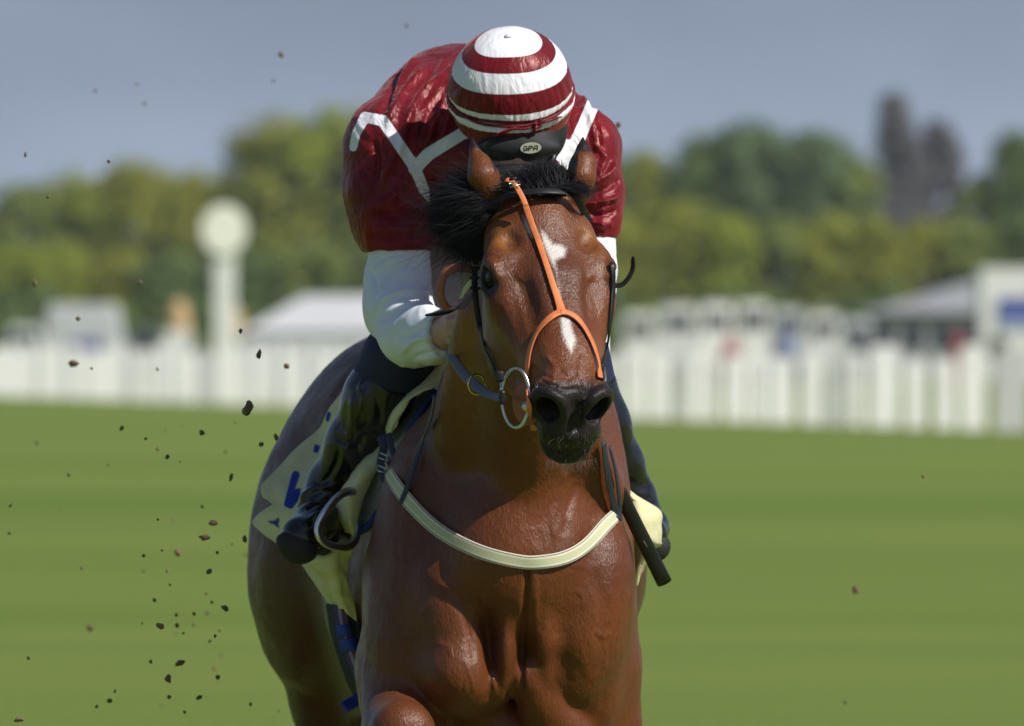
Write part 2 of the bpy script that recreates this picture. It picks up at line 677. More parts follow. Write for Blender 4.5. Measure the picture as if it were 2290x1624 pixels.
    he(0, 0.492, -0.158, (0.050, 0.046, 0.030), 0.012)                 # lower lip and chin
    he(0, 0.450, -0.165, (0.044, 0.055, 0.034), 0.02)
    # mouth line
    for s in (1, -1):
        F.chain([H(0, 0.540, -0.147), H(0.034 * s, 0.525, -0.146), H(0.054 * s, 0.490, -0.140), H(0.062 * s, 0.44, -0.128)], [0.0035, 0.0035, 0.003, 0.003], 0.006, sub=True)
    # nostrils: flared rims and deep openings
    for s in (1, -1):
        ring = []
        for a in range(0, 360, 20):
            q = rad(a)
            ring.append(H(s * ((0.0500 if s < 0 else 0.040) + 0.0260 * math.cos(q)), 0.486 - 0.018 * math.cos(q) + 0.004 * math.sin(q), -0.056 + 0.039 * math.sin(q)))
        for i in range(len(ring)):
            C(ring[i], ring[(i + 1) % len(ring)], 0.0085, 0.0085, 0.010)
        E(H(s * (0.0505 if s < 0 else 0.041), 0.492, -0.055), (0.0235, 0.026, 0.033), 0.007, R=HR, sub=True)
        C(H(s * (0.050 if s < 0 else 0.038), 0.492, -0.055), H(s * 0.030, 0.43, -0.070), 0.024, 0.014, 0.006, sub=True)
    C(H(0.002, 0.500, -0.050), H(0.002, 0.520, -0.080), 0.006, 0.007, 0.018, sub=True)
    # eyes: hollow for the ball, lids
    for s in (1, -1):
        he(s * 0.116, 0.170, -0.055, (0.024, 0.024, 0.022), 0.008, sub=True)
        up = [H(s * 0.108, 0.143, -0.052), H(s * 0.115, 0.148, -0.040), H(s * 0.114, 0.164, -0.031), H(s * 0.108, 0.184, -0.036), H(s * 0.102, 0.198, -0.050)]
        F.chain(up, [0.005, 0.0072, 0.0080, 0.006, 0.004], 0.010)
        lo = [H(s * 0.112, 0.145, -0.058), H(s * 0.122, 0.154, -0.076), H(s * 0.121, 0.174, -0.082), H(s * 0.113, 0.192, -0.075), H(s * 0.103, 0.200, -0.056)]
        F.chain(lo, [0.005, 0.005, 0.005, 0.0045, 0.004], 0.010)
        # hollow above the eye
        he(s * 0.076, 0.104, -0.026, (0.014, 0.020, 0.010), 0.02, sub=True)
        he(s * 0.066, 0.265, -0.026, (0.014, 0.050, 0.010), 0.03, sub=True)
    # ears, turned back
    F.chain([P(1096, 425, 0.44), P(1080, 395, 0.44), P(1073, 368, 0.45), P(1061, 336, 0.46), P(1055, 306, 0.47)], [0.026, 0.029, 0.021, 0.0085, 0.0015], 0.009)
    F.chain([P(1295, 428, 0.44), P(1300, 395, 0.44), P(1304, 366, 0.45), P(1304, 336, 0.46), P(1303, 304, 0.47)], [0.025, 0.0265, 0.0245, 0.0125, 0.0015], 0.009)
    # throat join
    C(H(0, 0.10, -0.20), P(1194, 670, 0.62), 0.085, 0.105, 0.05, sx=0.86)
    C(H(0, 0.02, -0.08), P(1196, 540, 0.62), 0.075, 0.10, 0.05, sx=0.85)

    V, Q = F.mesh(2)
    U, W = uv_of(V)
    Nn = vnormals(V, Q)
    # ---- fine relief (veins, folds, hide creases) on the front
    front = np.clip(-Nn[:, 1] * 2, 0, 1)
    dsp = np.zeros(len(V))

    def groove(pts, wid, dep, ymax=1.3, ymin=-1):
        d, _ = polyd(U, W, cat_rom(pts, 5))
        sel = (V[:, 1] < ymax) & (V[:, 1] > ymin)
        dsp[:] -= np.where(sel, np.exp(-(d / wid) ** 2) * dep * 0.6, 0) * front

    # breast veins and folds
    groove([(1180, 1262), (1176, 1330), (1172, 1400), (1168, 1470), (1166, 1535)], 5.5, 0.017)
    groove([(1196, 1270), (1198, 1340), (1200, 1420)], 7, -0.004)
    groove([(1040, 1480), (1052, 1512), (1060, 1545)], 3.5, -0.004)
    groove([(1052, 1512), (1038, 1540)], 3.5, -0.004)
    groove([(1290, 1320), (1302, 1335), (1300, 1352)], 3.5, -0.003)
    groove([(1335, 1415), (1350, 1425), (1365, 1418)], 4, -0.004)
    groove([(1350, 1430), (1356, 1460), (1352, 1490)], 4, -0.003)
    groove([(1262, 1240), (1272, 1262), (1300, 1268)], 4, -0.003)
    groove([(985, 1440), (1004, 1448), (1010, 1470)], 4, -0.003)
    groove([(1240, 1200), (1236, 1160), (1250, 1120), (1262, 1060)], 4, -0.004, 1.0, 0.45)
    groove([(1262, 1190), (1270, 1140), (1290, 1090)], 7, 0.005, 1.0, 0.45)
    groove([(1020, 1330), (1045, 1400), (1060, 1470)], 8, 0.006)
    groove([(1330, 1290), (1350, 1360), (1345, 1430)], 16, 0.004)
    # face: veins beside the nose, wrinkles over the nostril
    groove([(1115, 690), (1140, 740), (1160, 800)], 6, 0.003, 0.5)
    groove([(1150, 640), (1165, 690), (1176, 740)], 9, -0.003, 0.5)
    groove([(1310, 640), (1322, 690), (1320, 745)], 8, -0.002, 0.5)
    groove([(1190, 820), (1210, 835), (1235, 848)], 4, 0.006, 0.5)
    groove([(1200, 838), (1222, 856), (1245, 862)], 4, 0.006, 0.5)
    groove([(1225, 800), (1240, 822), (1236, 850)], 5, -0.004, 0.5)
    groove([(1300, 800), (1296, 830), (1304, 860)], 5, -0.004, 0.5)
    groove([(1255, 830), (1268, 845), (1285, 838)], 5, 0.004, 0.5)
    groove([(1240, 865), (1262, 872), (1290, 868)], 4, 0.005, 0.5)
    groove([(1105, 560), (1125, 570), (1140, 590)], 5, 0.002, 0.5)
    groove([(1090, 580), (1100, 572), (1118, 578), (1128, 596)], 3, 0.002, 0.5)
    # mild large-scale unevenness of a lean, sweating horse
    nz = np.array([noise.noise(Vector((float(p[0]) * 14, float(p[1]) * 14, float(p[2]) * 9))) for p in V[::1]]) if len(V) < 600000 else np.zeros(len(V))
    body_w = np.clip((V[:, 1] - 0.5) / 0.3, 0, 1)
    n2_ = np.array([noise.noise(Vector((float(p[0]) * 70, float(p[1]) * 70, float(p[2]) * 38))) for p in V])
    mz = np.clip((820 - np.abs(W - 1000) * 1.0 - 640) / 100, 0, 1) * (V[:, 1] < .35)
    dsp += nz * (0.0012 + 0.0035 * body_w) + n2_ * (0.0005 + 0.0006 * body_w + 0.0011 * mz)
    V = V + Nn * dsp[:, None]

    # ---- coat zones, and painted shade above the eyes
    # white marks on the face
    star = [(1211, 515), (1222, 528), (1236, 546), (1252, 548), (1266, 556), (1262, 574), (1242, 582), (1241, 600), (1230, 580), (1215, 545)]
    dab = [(1171, 484), (1178, 492), (1184, 504), (1190, 524), (1191, 532), (1183, 520), (1176, 506)]
    snip = [(1254, 708), (1274, 712), (1280, 740), (1288, 760), (1278, 790), (1266, 770), (1257, 745)]
    wd_ = np.minimum(np.minimum(poly_sd(U, W, star), poly_sd(U, W, dab)), poly_sd(U, W, snip))
    hd, _ = polyd(U, W, [(1243, 590), (1255, 680), (1262, 720)])
    wd_ = np.minimum(wd_, hd + 1.0)
    wd_ = np.where(V[:, 1] < 0.55, wd_, 60)
    # dark muzzle: along the head axis
    L = V - np.array(list(HO))
    tb, tt, tn = L @ np.array(HR[0]), L @ np.array(HR[1]), L @ np.array(HR[2])
    head = (V[:, 1] < 0.5) & (np.abs(tb) < 0.16) & (tt > -0.05) & (tn > -0.30)
    dark = np.clip((tt - 0.436 + 0.10 * np.clip(-tn - 0.05, 0, 1)) / 0.045, 0, 1) * head
    for s in (1, -1):
        e = np.sqrt(((tb - s * 0.114) / 0.042) ** 2 + ((tt - 0.172) / 0.042) ** 2 + ((tn + 0.060) / 0.030) ** 2)
        dark = np.maximum(dark, np.clip((1.25 - e) / 0.5, 0, 0.9) * head)
        q = np.sqrt(((tb - s * 0.048) / 0.05) ** 2 + ((tt - 0.49) / 0.055) ** 2 + ((tn + 0.06) / 0.05) ** 2)
        dark = np.maximum(dark, np.clip((1.15 - q) / 0.3, 0, 1) * head)
    dark = np.maximum(dark, np.clip((0.95 - V[:, 2]) / 0.4, 0, 1) * (V[:, 2] < 0.6))
    hollow = np.exp(-((np.abs(tb) - 0.074) / 0.009) ** 2 - ((tt - 0.108) / 0.012) ** 2) * head * 0.55  # shade of the hollow above each eye, put into the coat colour
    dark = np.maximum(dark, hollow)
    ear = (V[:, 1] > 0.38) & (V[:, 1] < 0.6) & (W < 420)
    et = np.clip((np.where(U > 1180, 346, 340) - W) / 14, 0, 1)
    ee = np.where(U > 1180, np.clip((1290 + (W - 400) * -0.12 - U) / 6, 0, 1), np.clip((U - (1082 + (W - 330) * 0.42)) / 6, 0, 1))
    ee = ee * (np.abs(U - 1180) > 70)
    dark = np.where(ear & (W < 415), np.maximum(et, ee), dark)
    gold = np.clip(np.exp(-((U - 1045) / 35) ** 2 - ((W - 760) / 150) ** 2), 0, 1) * 0.6 * (V[:, 1] < 1.0)
    gold = np.maximum(gold, 0.5 * np.clip((1.3 - np.hypot((np.abs(tb) - 0.09) / 0.03, (tt - 0.09) / 0.05)), 0, 1) * head)
    gold = np.maximum(gold, 0.45 * np.exp(-((tt - 0.38) / 0.06) ** 2) * np.clip(np.abs(tb) / 0.03 - 1, 0, 1) * head)
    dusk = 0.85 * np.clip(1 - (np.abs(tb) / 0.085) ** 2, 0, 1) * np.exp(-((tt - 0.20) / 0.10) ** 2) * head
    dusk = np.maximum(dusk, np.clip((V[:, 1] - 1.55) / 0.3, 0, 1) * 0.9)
    bl = (W - 1350) / (1600 - 1350)
    grey = np.clip(1 - np.abs(U - (735 + 75 * bl)) / 55, 0, 1) * (V[:, 1] > 1.2) * (V[:, 1] < 2.1) * np.clip(bl + 0.6, 0, 1) * 1.3
    grey = np.clip(grey * (Nn[:, 2] < 0.3), 0, 1)
    root = empty('racehorse', P(1110, 2668, 1.2), 'bay racehorse with dark muzzle and white star galloping towards the viewer', 'horse')
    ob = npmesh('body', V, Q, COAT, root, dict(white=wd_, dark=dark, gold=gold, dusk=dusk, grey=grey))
    return root, ob, V, Q


def rot_y(deg):
    """rows = local axes for an ellipsoid leaning in the picture plane (positive: top leans to picture right)"""
    a = rad(deg)
    return [[math.cos(a), 0, -math.sin(a)], [0, 1, 0], [math.sin(a), 0, math.cos(a)]]


COAT = coat_material()
horse, horse_body, HV, HQ = build_horse()
HB = BVHTree.FromPolygons([Vector(v) for v in HV], HQ.tolist())
CAM = Vector((0, -D, CAMZ))

def eye_material():
    m, t, b = nmat('eye_dark')
    b.inputs['Base Color'].default_value = (0.012, 0.007, 0.005, 1)
    b.inputs['Roughness'].default_value = 0.08
    b.inputs['IOR'].default_value = 1.28
    return m


EYE = eye_material()


def ball(name, c, r, m, parent, seg=24, sc=(1, 1, 1), R=None):
    vs, fs = [], []
    for i in range(seg // 2 + 1):
        a = math.pi * i / (seg // 2)
        for j in range(seg):
            q = 2 * math.pi * j / seg
            p = Vector((math.sin(a) * math.cos(q) * sc[0], math.sin(a) * math.sin(q) * sc[1], math.cos(a) * sc[2])) * r
            if R is not None:
                p = R @ p
            vs.append(Vector(c) + p)
    for i in range(seg // 2):
        for j in range(seg):
            fs.append((i * seg + j, (i + 1) * seg + j, (i + 1) * seg + (j + 1) % seg, i * seg + (j + 1) % seg))
    mb = MB()
    mb.add(vs, fs)
    return mb.build(name, m, parent)


for s_ in (-1, 1):
    ball('eye', H(s_ * 0.1020, 0.171, -0.0560), 0.0235, EYE, horse)

# ------------------------------------------------------------------ background
def build_background():
    # grass, one sheet to the horizon
    m, t, b = nmat('turf')
    tcn = t.nodes.new('ShaderNodeTexCoord')
    ob = tcn.outputs['Object']
    big = noise_n(t, 0.022, 4, 0.55, ob, stretch=(1.0, 2.2, 1))
    band = noise_n(t, 0.050, 4, 0.55, ob, stretch=(0.55, 1.3, 1), dist=0.8)
    fine = noise_n(t, 14, 5, 0.7, ob)
    c = mixc(t, mapr(t, band, 0.38, 0.62), (0.135, 0.218, 0.026), (0.205, 0.280, 0.048))
    st2 = noise_n(t, 0.30, 4, 0.6, ob, stretch=(0.5, 1.2, 1), dist=0.6)
    c = mixc(t, mapr(t, st2, 0.4, 0.68, 0.0, 0.45), c, (0.110, 0.178, 0.022))
    c = mixc(t, mapr(t, big, 0.35, 0.7, 0.0, 0.7), c, (0.215, 0.262, 0.060))
    c = mixc(t, mapr(t, fine, 0.35, 0.75, 0.0, 0.4), c, (0.085, 0.140, 0.020))
    t.links.new(c, b.inputs['Base Color'])
    b.inputs['Roughness'].default_value = 0.75
    b.inputs['Specular IOR Level'].default_value = 0.2
    bump(t, b, fine, 0.8, 0.05)
    g = MB()
    g.add([(-900, -60, 0), (900, -60, 0), (900, 4000, 0), (-900, 4000, 0)], [(0, 1, 2, 3)])
    tag(g.build('grass', m, smooth=False), kind='structure')

    # ---- running rail of white boards, far side of the course
    white = simple('white_board', (0.90, 0.89, 0.87), 0.5, var=0.06, scale=3)
    paleb = simple('pale_board', (0.56, 0.57, 0.56), 0.5, var=0.08, scale=3)
    post_m = simple('rail_post', (0.42, 0.43, 0.40), 0.6, var=0.2, scale=4)
    dark_m = simple('dark_stuff', (0.10, 0.12, 0.13), 0.7, var=0.3, scale=2)
    A = P(-260, 752, 0)
    dL, dR = 322.0, 176.0

    def fpt(q, z):      # q: 0 left end .. 1 right end of the fence line
        d = dL + (dR - dL) * q
        a = (-300 + q * 2900)
        sc_ = d / D / PPM
        # keep a straight line in plan between the two ends
        x0, x1 = (-300 - UC) * dL / D / PPM, (2600 - UC) * dR / D / PPM
        return Vector((x0 + (x1 - x0) * q, dL + (dR - dL) * q - D, z))
    fence = empty('rail_fence', fpt(0.5, 0), 'long white boarded running rail along the far side of the grass course', 'fence')
    rng = random.Random(7)
    tot = (fpt(1, 0) - fpt(0, 0)).length
    dirv = (fpt(1, 0) - fpt(0, 0)).normalized()
    greyb = simple('grey_board', (0.40, 0.42, 0.42), 0.6, var=0.1, scale=3)  # plain grey, third of the varied board colours
    mats_ = [white, paleb, greyb]
    far = MB()
    s_, k = tot * 1.35, 0
    while s_ > -tot * 0.75:
        fr = max(0.0, min(1.0, s_ / tot))
        w = rng.choice([0.55, 0.7, 0.85, 1.1]) * (1 + 1.7 * fr ** 3)
        gap = rng.choice([0.12, 0.2, 0.3]) * (1 + 1.1 * fr)
        c0 = fpt(0, 0) + dirv * (s_ - w / 2)
        h = 1.34 + rng.uniform(-0.15, 0.12)
        hw = w * 0.104
        prof = [(-1, 0.05), (1, 0.05), (1, h - 0.12), (0.75, h), (-0.75, h), (-1, h - 0.12)]
        vs = [(c0.x + a_ * hw, c0.y + yy, z_) for yy in (-0.03, 0.03) for a_, z_ in prof]
        fs = [tuple(range(5, -1, -1)), tuple(range(6, 12))] + [(i, (i + 1) % 6, 6 + (i + 1) % 6, 6 + i) for i in range(6)]
        mi = rng.choice([0, 0, 0, 0, 0, 1, 1])
        if s_ < tot * 0.965 and k < 98:
            k += 1
            q = MB()
            q.add(vs, fs)
            q.build('board', mats_[mi], fence, smooth=False)
        else:
            far.add(vs, fs, mi)
        s_ -= w + gap
    if far.v:
        tag(far.build('far_boards', mats_, fence, smooth=False), kind='stuff')

    # ---- winning post: tall white post with a round disc
    d = 296.0
    x = (502 - UC) * d / D / PPM
    sc = d / D / PPM
    wp = empty('winning_post', (x, d - D, 0), 'tall white post topped by a round white disc beyond the rail', 'post')
    pw = simple('post_white', (0.74, 0.76, 0.72), 0.5, var=0.05, scale=2)
    cream = simple('disc_cream', (0.86, 0.86, 0.74), 0.5, var=0.05, scale=2)
    q = MB()
    q.box((x, d - D, 1.9), (0.56, 0.5, 3.8))
    q.build('post', pw, wp, smooth=False, bevel=0.03)
    q = MB()
    zc = 1.6 + (752 - 514) * sc
    n = 40
    vs = []
    for yy in (-0.36, -0.26):
        for i in range(n):
            a_ = 2 * math.pi * i / n
            vs.append((x + 0.59 * math.cos(a_), d - D + yy, zc + 0.66 * math.sin(a_)))
    q.add(vs, [tuple(range(n)), tuple(range(2 * n - 1, n - 1, -1))] + [(i, n + i, n + (i + 1) % n, (i + 1) % n) for i in range(n)])
    q.build('disc', cream, wp, smooth=False)
    # ---- things beyond the rail
    def at(u, v, d_):
        k_ = d_ / D / PPM
        return Vector(((u - UC) * k_, d_ - D, CAMZ - (v - VH) * k_))

    grey = simple('pale_grey', (0.52, 0.54, 0.56), 0.6, var=0.08, scale=1)
    offw = simple('off_white', (0.72, 0.72, 0.70), 0.6, var=0.06, scale=1)
    blue = simple('deep_blue', (0.02, 0.05, 0.32), 0.5, var=0.1, scale=1)
    orange = simple('orange_top', (0.48, 0.33, 0.16), 0.6, var=0.1, scale=1)
    glass = simple('dark_glass', (0.03, 0.04, 0.05), 0.2, var=0.1, scale=1)
    slate = simple('slate_roof', (0.30, 0.31, 0.33), 0.7, var=0.12, scale=0.6)
    brick = simple('brown_wall', (0.30, 0.24, 0.21), 0.8, var=0.2, scale=1)
    tyre = simple('tyre', (0.02, 0.02, 0.02), 0.8)

    def vehicle(u0, u1, vtop, d_, m_body, label, cat, name, stripe=None, group=None):
        a0, a1 = at(u0, vtop, d_), at(u1, vtop, d_)
        w, h = a1.x - a0.x, a0.z
        cx, y = (a0.x + a1.x) / 2, a0.y
        r = empty(name, (cx, y, 0), label, cat, group)
        wh = min(0.34, h * 0.2)
        q_ = MB()
        dep = 1.9
        # body side profile, bevelled cab
        pr = [(-0.5, 0.18), (0.5, 0.18), (0.5, 0.62), (0.44, 0.95), (0.40, 1.0), (-0.43, 1.0), (-0.48, 0.93), (-0.5, 0.6)]
        vs_ = [(cx + a_ * w, y + yy, z_ * h) for yy in (-dep / 2, dep / 2) for a_, z_ in pr]
        k_ = len(pr)
        q_.add(vs_, [tuple(range(k_)), tuple(range(2 * k_ - 1, k_ - 1, -1))] + [(i, k_ + i, k_ + (i + 1) % k_, (i + 1) % k_) for i in range(k_)])
        q_.build('body', m_body, r, smooth=False, bevel=0.04)
        q_ = MB()
        q_.box((cx, y - dep / 2 - 0.01, h * 0.78), (w * 0.72, 0.03, h * 0.2))
        q_.build('window', glass if stripe is None else grey, r, smooth=False)
        if stripe is not None:
            q_ = MB()
            q_.box((cx + w * 0.02, y - dep / 2 - 0.02, h * 0.5), (w * 0.40, 0.04, h * 0.16))
            q_.build('panel', stripe, r, smooth=False)
        for sx_ in (-0.33, 0.33):
            q_ = MB()
            q_.tube([(cx + sx_ * w, y - dep / 2 - 0.05, wh), (cx + sx_ * w, y - dep / 2 + 0.25, wh)], wh, 16)
            q_.build('wheel', tyre, r)
        return r

    vehicle(105, 275, 681, 345, grey, 'pale boxy van with a blue panel beyond the left end of the rail', 'van', 'parked_van', stripe=blue)
    cars = [(1392, 1470, 700), (1474, 1560, 684), (1566, 1640, 680), (1648, 1722, 676), (1728, 1800, 690), (1806, 1880, 700), (1884, 1950, 712), (20, 96, 728), (290, 360, 732)]
    for i, (a_, b_, v_) in enumerate(cars):
        mb_ = [offw, offw, white, offw, grey, offw, grey, grey, dark_m][i]
        lab = ['white', 'white', 'white', 'white', 'pale grey', 'white', 'grey', 'grey', 'dark'][i] + ' parked car behind the white rail, ' + [
            'first to the right of the horse', 'second to the right of the horse', 'third to the right of the horse', 'fourth to the right of the horse',
            'fifth to the right of the horse', 'sixth to the right of the horse', 'last before the grandstand', 'left of the boxy van', 'between the boxy van and the orange-topped kiosk'][i]
        vehicle(a_, b_, v_, 380 + (i % 3) * 6, mb_, lab, 'car', 'parked_car', group='vehicles parked behind the rail')

    # marquees
    def marquee(u0, u1, ve, vr, d_, label, flat=0.25):
        a0, a1 = at(u0, ve, d_), at(u1, ve, d_)
        top = at((u0 + u1) / 2, vr, d_).z
        cx, y, w = (a0.x + a1.x) / 2, a0.y, a1.x - a0.x
        r = empty('marquee', (cx, y, 0), label, 'tent')
        q_ = MB()
        q_.box((cx, y, a0.z / 2), (w * 0.97, 5.8, a0.z))
        q_.build('side_wall', grey, r, smooth=False)
        q_ = MB()
        dy = 3.0
        q_.add([(cx - w / 2, y - dy, a0.z), (cx + w / 2, y - dy, a0.z), (cx + w / 2, y + dy, a0.z), (cx - w / 2, y + dy, a0.z), (cx - w * flat / 2, y, top), (cx + w * flat / 2, y, top)],
               [(0, 1, 5, 4), (1, 2, 5), (2, 3, 4, 5), (3, 0, 4), (3, 2, 1, 0)])
        q_.build('roof', simple('canvas', (0.56, 0.57, 0.59), 0.7, var=0.08, scale=0.5), r, smooth=False)

    marquee(545, 1010, 742, 662, 330, 'large white marquee with a sloping roof behind the rider', 0.42)
    # kiosks with orange tops
    for (a_, b_, v_, d_, lab) in ((368, 428, 668, 330, 'small white kiosk with a rounded orange top, left of the white post'), (512, 545, 684, 332, 'orange topped kiosk showing just right of the white post')):
        a0, a1 = at(a_, v_, d_), at(b_, v_, d_)
        cx, w = (a0.x + a1.x) / 2, a1.x - a0.x
        r = empty('kiosk', (cx, a0.y, 0), lab, 'kiosk')
        q = MB()
        q.box((cx, a0.y, a0.z * 0.33), (w, w, a0.z * 0.66))
        q.build('booth', offw, r, smooth=False)
        ball('canopy', (cx, a0.y, a0.z * 0.66), 1.0, orange, r, 16, (w / 2, w / 2, a0.z * 0.34))
    # grandstand on the right
    def house(u0, u1, ve, vr, d_, mw, mr_, label, name, cat, flat=0.5, skew=0.0):
        a0, a1 = at(u0, ve, d_), at(u1, ve, d_)
        top = at(u0, vr, d_).z
        cx, y, w = (a0.x + a1.x) / 2, a0.y, a1.x - a0.x
        r = empty(name, (cx, y, 0), label, cat)
        q_ = MB()
        q_.box((cx, y, a0.z / 2), (w, 8, a0.z))
        q_.build('wall', mw, r, smooth=False)
        q_ = MB()
        q_.add([(cx - w * .52, y - 4.4, a0.z), (cx + w * .52, y - 4.4, a0.z), (cx + w * .52, y + 4.4, a0.z), (cx - w * .52, y + 4.4, a0.z), (cx - w * (flat / 2 - skew), y, top), (cx + w * (flat / 2 + skew), y, top)],
               [(0, 1, 5, 4), (1, 2, 5), (2, 3, 4, 5), (3, 0, 4), (3, 2, 1, 0)])
        q_.build('roof', mr_, r, smooth=False)
        for kx in range(4):
            q_ = MB()
            q_.box((cx + w * (-0.36 + 0.24 * kx), y - 4.02, a0.z * 0.62), (w * 0.15, 0.1, a0.z * 0.3))
            q_.build('window', glass, r, smooth=False)
        return r
    house(1930, 2205, 700, 652, 430, slate, slate, 'long low building with a pale sloping roof right of the parked cars', 'pavilion', 'building', 0.25, 0.24)
    house(2080, 2420, 655, 598, 460, slate, slate, 'grey roofed building rising behind the white hut with blue panels', 'grandstand', 'building', 0.3, 0.3)
    # white hut with blue panel
    a0, a1 = at(2188, 600, 400), at(2420, 600, 400)
    cx, w = (a0.x + a1.x) / 2, a1.x - a0.x
    r = empty('hut', (cx, a0.y, 0), 'white hut with a deep blue panel at the right edge', 'hut')
    q = MB()
    q.box((cx, a0.y, a0.z / 2), (w, 4, a0.z))
    q.build('wall', offw, r, smooth=False)
    q = MB()
    b0, b1 = at(2228, 668, 400), at(2400, 734, 400)
    q.box(((b0.x + b1.x) / 2, a0.y - 2.05, (b0.z + b1.z) / 2 + 0.25), (b1.x - b0.x, 0.1, (b0.z - b1.z) * 0.5))
    q.build('blue_panel', blue, r, smooth=False)
    q = MB()
    q.box(((b0.x + b1.x) / 2, a0.y - 2.03, (b0.z + b1.z) / 2 - 0.3), (b1.x - b0.x, 0.06, (b0.z - b1.z) * 0.5))
    q.build('lower_panel', simple('soft_blue', (0.25, 0.30, 0.50), 0.6), r, smooth=False)
    # spectators against the rail
    cols = [(0.30, 0.05, 0.06), (0.05, 0.05, 0.07), (0.08, 0.09, 0.12), (0.45, 0.20, 0.22), (0.06, 0.07, 0.05), (0.16, 0.20, 0.36)]
    specs = [(2145, 696, 0), (2168, 690, 1), (1925, 712, 2), (1632, 742, 3), (2230, 712, 4), (1756, 728, 5)]
    tops = ['dark red', 'black', 'dark grey', 'pink', 'dark green', 'blue']
    where = ['standing left of the white hut', 'standing in front of the white hut wall', 'standing by the low pavilion', 'standing behind the boards right of the horse', 'standing below the blue panel', 'standing behind the boards near the middle of the right side']
    for u_, v_, ci in specs:
        p = at(u_, v_, 300 if ci in (3, 5) else 340)
        zt = max(1.62, min(1.9, p.z))
        F = Field(np.arange(p.x - .5, p.x + .5, .035), np.arange(p.y - .35, p.y + .35, .035), np.arange(-0.05, zt + .1, .035))
        o = lambda x_, y_, z_: (p.x + x_, p.y + y_, z_ * zt / 1.75)
        F.ell(o(0, 0, 1.64), (.085, .10, .12), .03)
        F.cone(o(0, 0, 1.5), o(0, 0, 1.42), .055, .06, .03)
        F.cone(o(0, 0, 1.32), o(0, 0, 0.95), .16, .14, .06, sx=1.2)
        for sd in (1, -1):
            F.chain([o(.19 * sd, 0, 1.40), o(.25 * sd, -.02, 1.12), o(.22 * sd, -.12, .90)], [.06, .05, .04], .03)
            F.chain([o(.09 * sd, 0, .9), o(.10 * sd, -.03, .5), o(.10 * sd, .02, .08)], [.09, .065, .05], .03)
            F.cone(o(.10 * sd, 0, .05), o(.11 * sd, -.15, .04), .045, .04, .02)
        Vv, Qq = F.mesh(1)
        r = npmesh('person', Vv, Qq, simple('coat_cloth', cols[ci], 0.8))
        tag(r, 'person in %s %s' % (tops[ci], where[specs.index((u_, v_, ci))]), 'person', 'spectators along the rail')

    # ---- trees
    bark = simple('bark', (0.10, 0.08, 0.06), 0.9, var=0.3, scale=2)
    leafm = {}

    def leaf(col):
        if col not in leafm:
            m_, t_, b_ = nmat('foliage')
            nz = noise_n(t_, 0.35, 3, 0.6)
            nf = noise_n(t_, 2.2, 2, 0.6)
            c_ = mixc(t_, mapr(t_, nz, 0.3, 0.7), [x_ * 0.78 for x_ in col], [x_ * 1.25 for x_ in col])
            c_ = mixc(t_, mapr(t_, nf, 0.3, 0.7, 0, 0.5), c_, [x_ * 0.6 for x_ in col])
            t_.links.new(c_, b_.inputs['Base Color'])
            b_.inputs['Roughness'].default_value = 0.7
            b_.inputs['Specular IOR Level'].default_value = 0.2
            tr_ = t_.nodes.new('ShaderNodeBsdfTranslucent')
            mx_ = t_.nodes.new('ShaderNodeMixShader')
            mx_.inputs[0].default_value = 0.5
            t_.links.new(c_, tr_.inputs['Color'])
            t_.links.new(b_.outputs[0], mx_.inputs[1])
            t_.links.new(tr_.outputs[0], mx_.inputs[2])
            t_.links.new(mx_.outputs[0], t_.nodes['Material Output'].inputs['Surface'])
            leafm[col] = m_
        return leafm[col]

    def tree(u, vt, hw, col, label, d_=880, kind='round', group='trees beyond the racecourse', n=3600):
        base = at(u, 752, d_)
        top = at(u, vt, d_).z
        rw = hw * d_ / D / PPM
        x_, y_ = base.x, base.y
        r = empty('conifer_tree' if kind == 'spire' else 'broadleaf_tree', (x_, y_, 0), label, 'tree', group)
        rg = random.Random(int(u * 7 + vt))
        q_ = MB()
        q_.tube([(x_, y_, 0), (x_ + .1, y_, top * .35), (x_ - .1, y_, top * .8)], [top * .03, top * .02, top * .005], 8)
        for i in range(5):
            a_ = i * 1.3
            z_ = top * (.3 + .08 * i)
            q_.tube([(x_, y_, z_), (x_ + math.cos(a_) * rw * .5, y_ + math.sin(a_) * rw * .5, z_ + top * .18)], [top * .012, top * .004], 6)
        q_.build('trunk', bark, r)
        # crown: leaf clumps spread through several unequal lobes
        lobes = []
        if kind == 'round':
            for i in range(15):
                a_ = rg.uniform(0, 6.28)
                z_ = rg.uniform(.30, .88)
                wz = math.sin(math.pi * min(1, (z_ - .08) / .95)) ** 0.6
                lobes.append((x_ + math.cos(a_) * rw * .62 * wz, y_ + math.sin(a_) * rw * .62 * wz, z_ * top, rw * rg.uniform(.36, .56)))
            lobes.append((x_, y_, top - rw * .36, rw * .40))
            for i in range(14):                       # the dome that closes the crown
                a_ = rg.uniform(0, 6.28)
                e_ = rg.uniform(0.1, 1.35)
                lobes.append((x_ + math.cos(a_) * math.cos(e_) * rw * .72, y_ + math.sin(a_) * math.cos(e_) * rw * .72, top * .5 + math.sin(e_) * (top * .5 - rw * .34), rw * rg.uniform(.30, .42)))
        else:
            for i in range(12):
                z_ = .15 + .8 * i / 11
                lobes.append((x_ + rg.uniform(-.2, .2) * rw, y_, z_ * top, rw * (1.30 - z_) * .85))
        vs_, fs_ = [], []
        per = n // len(lobes)
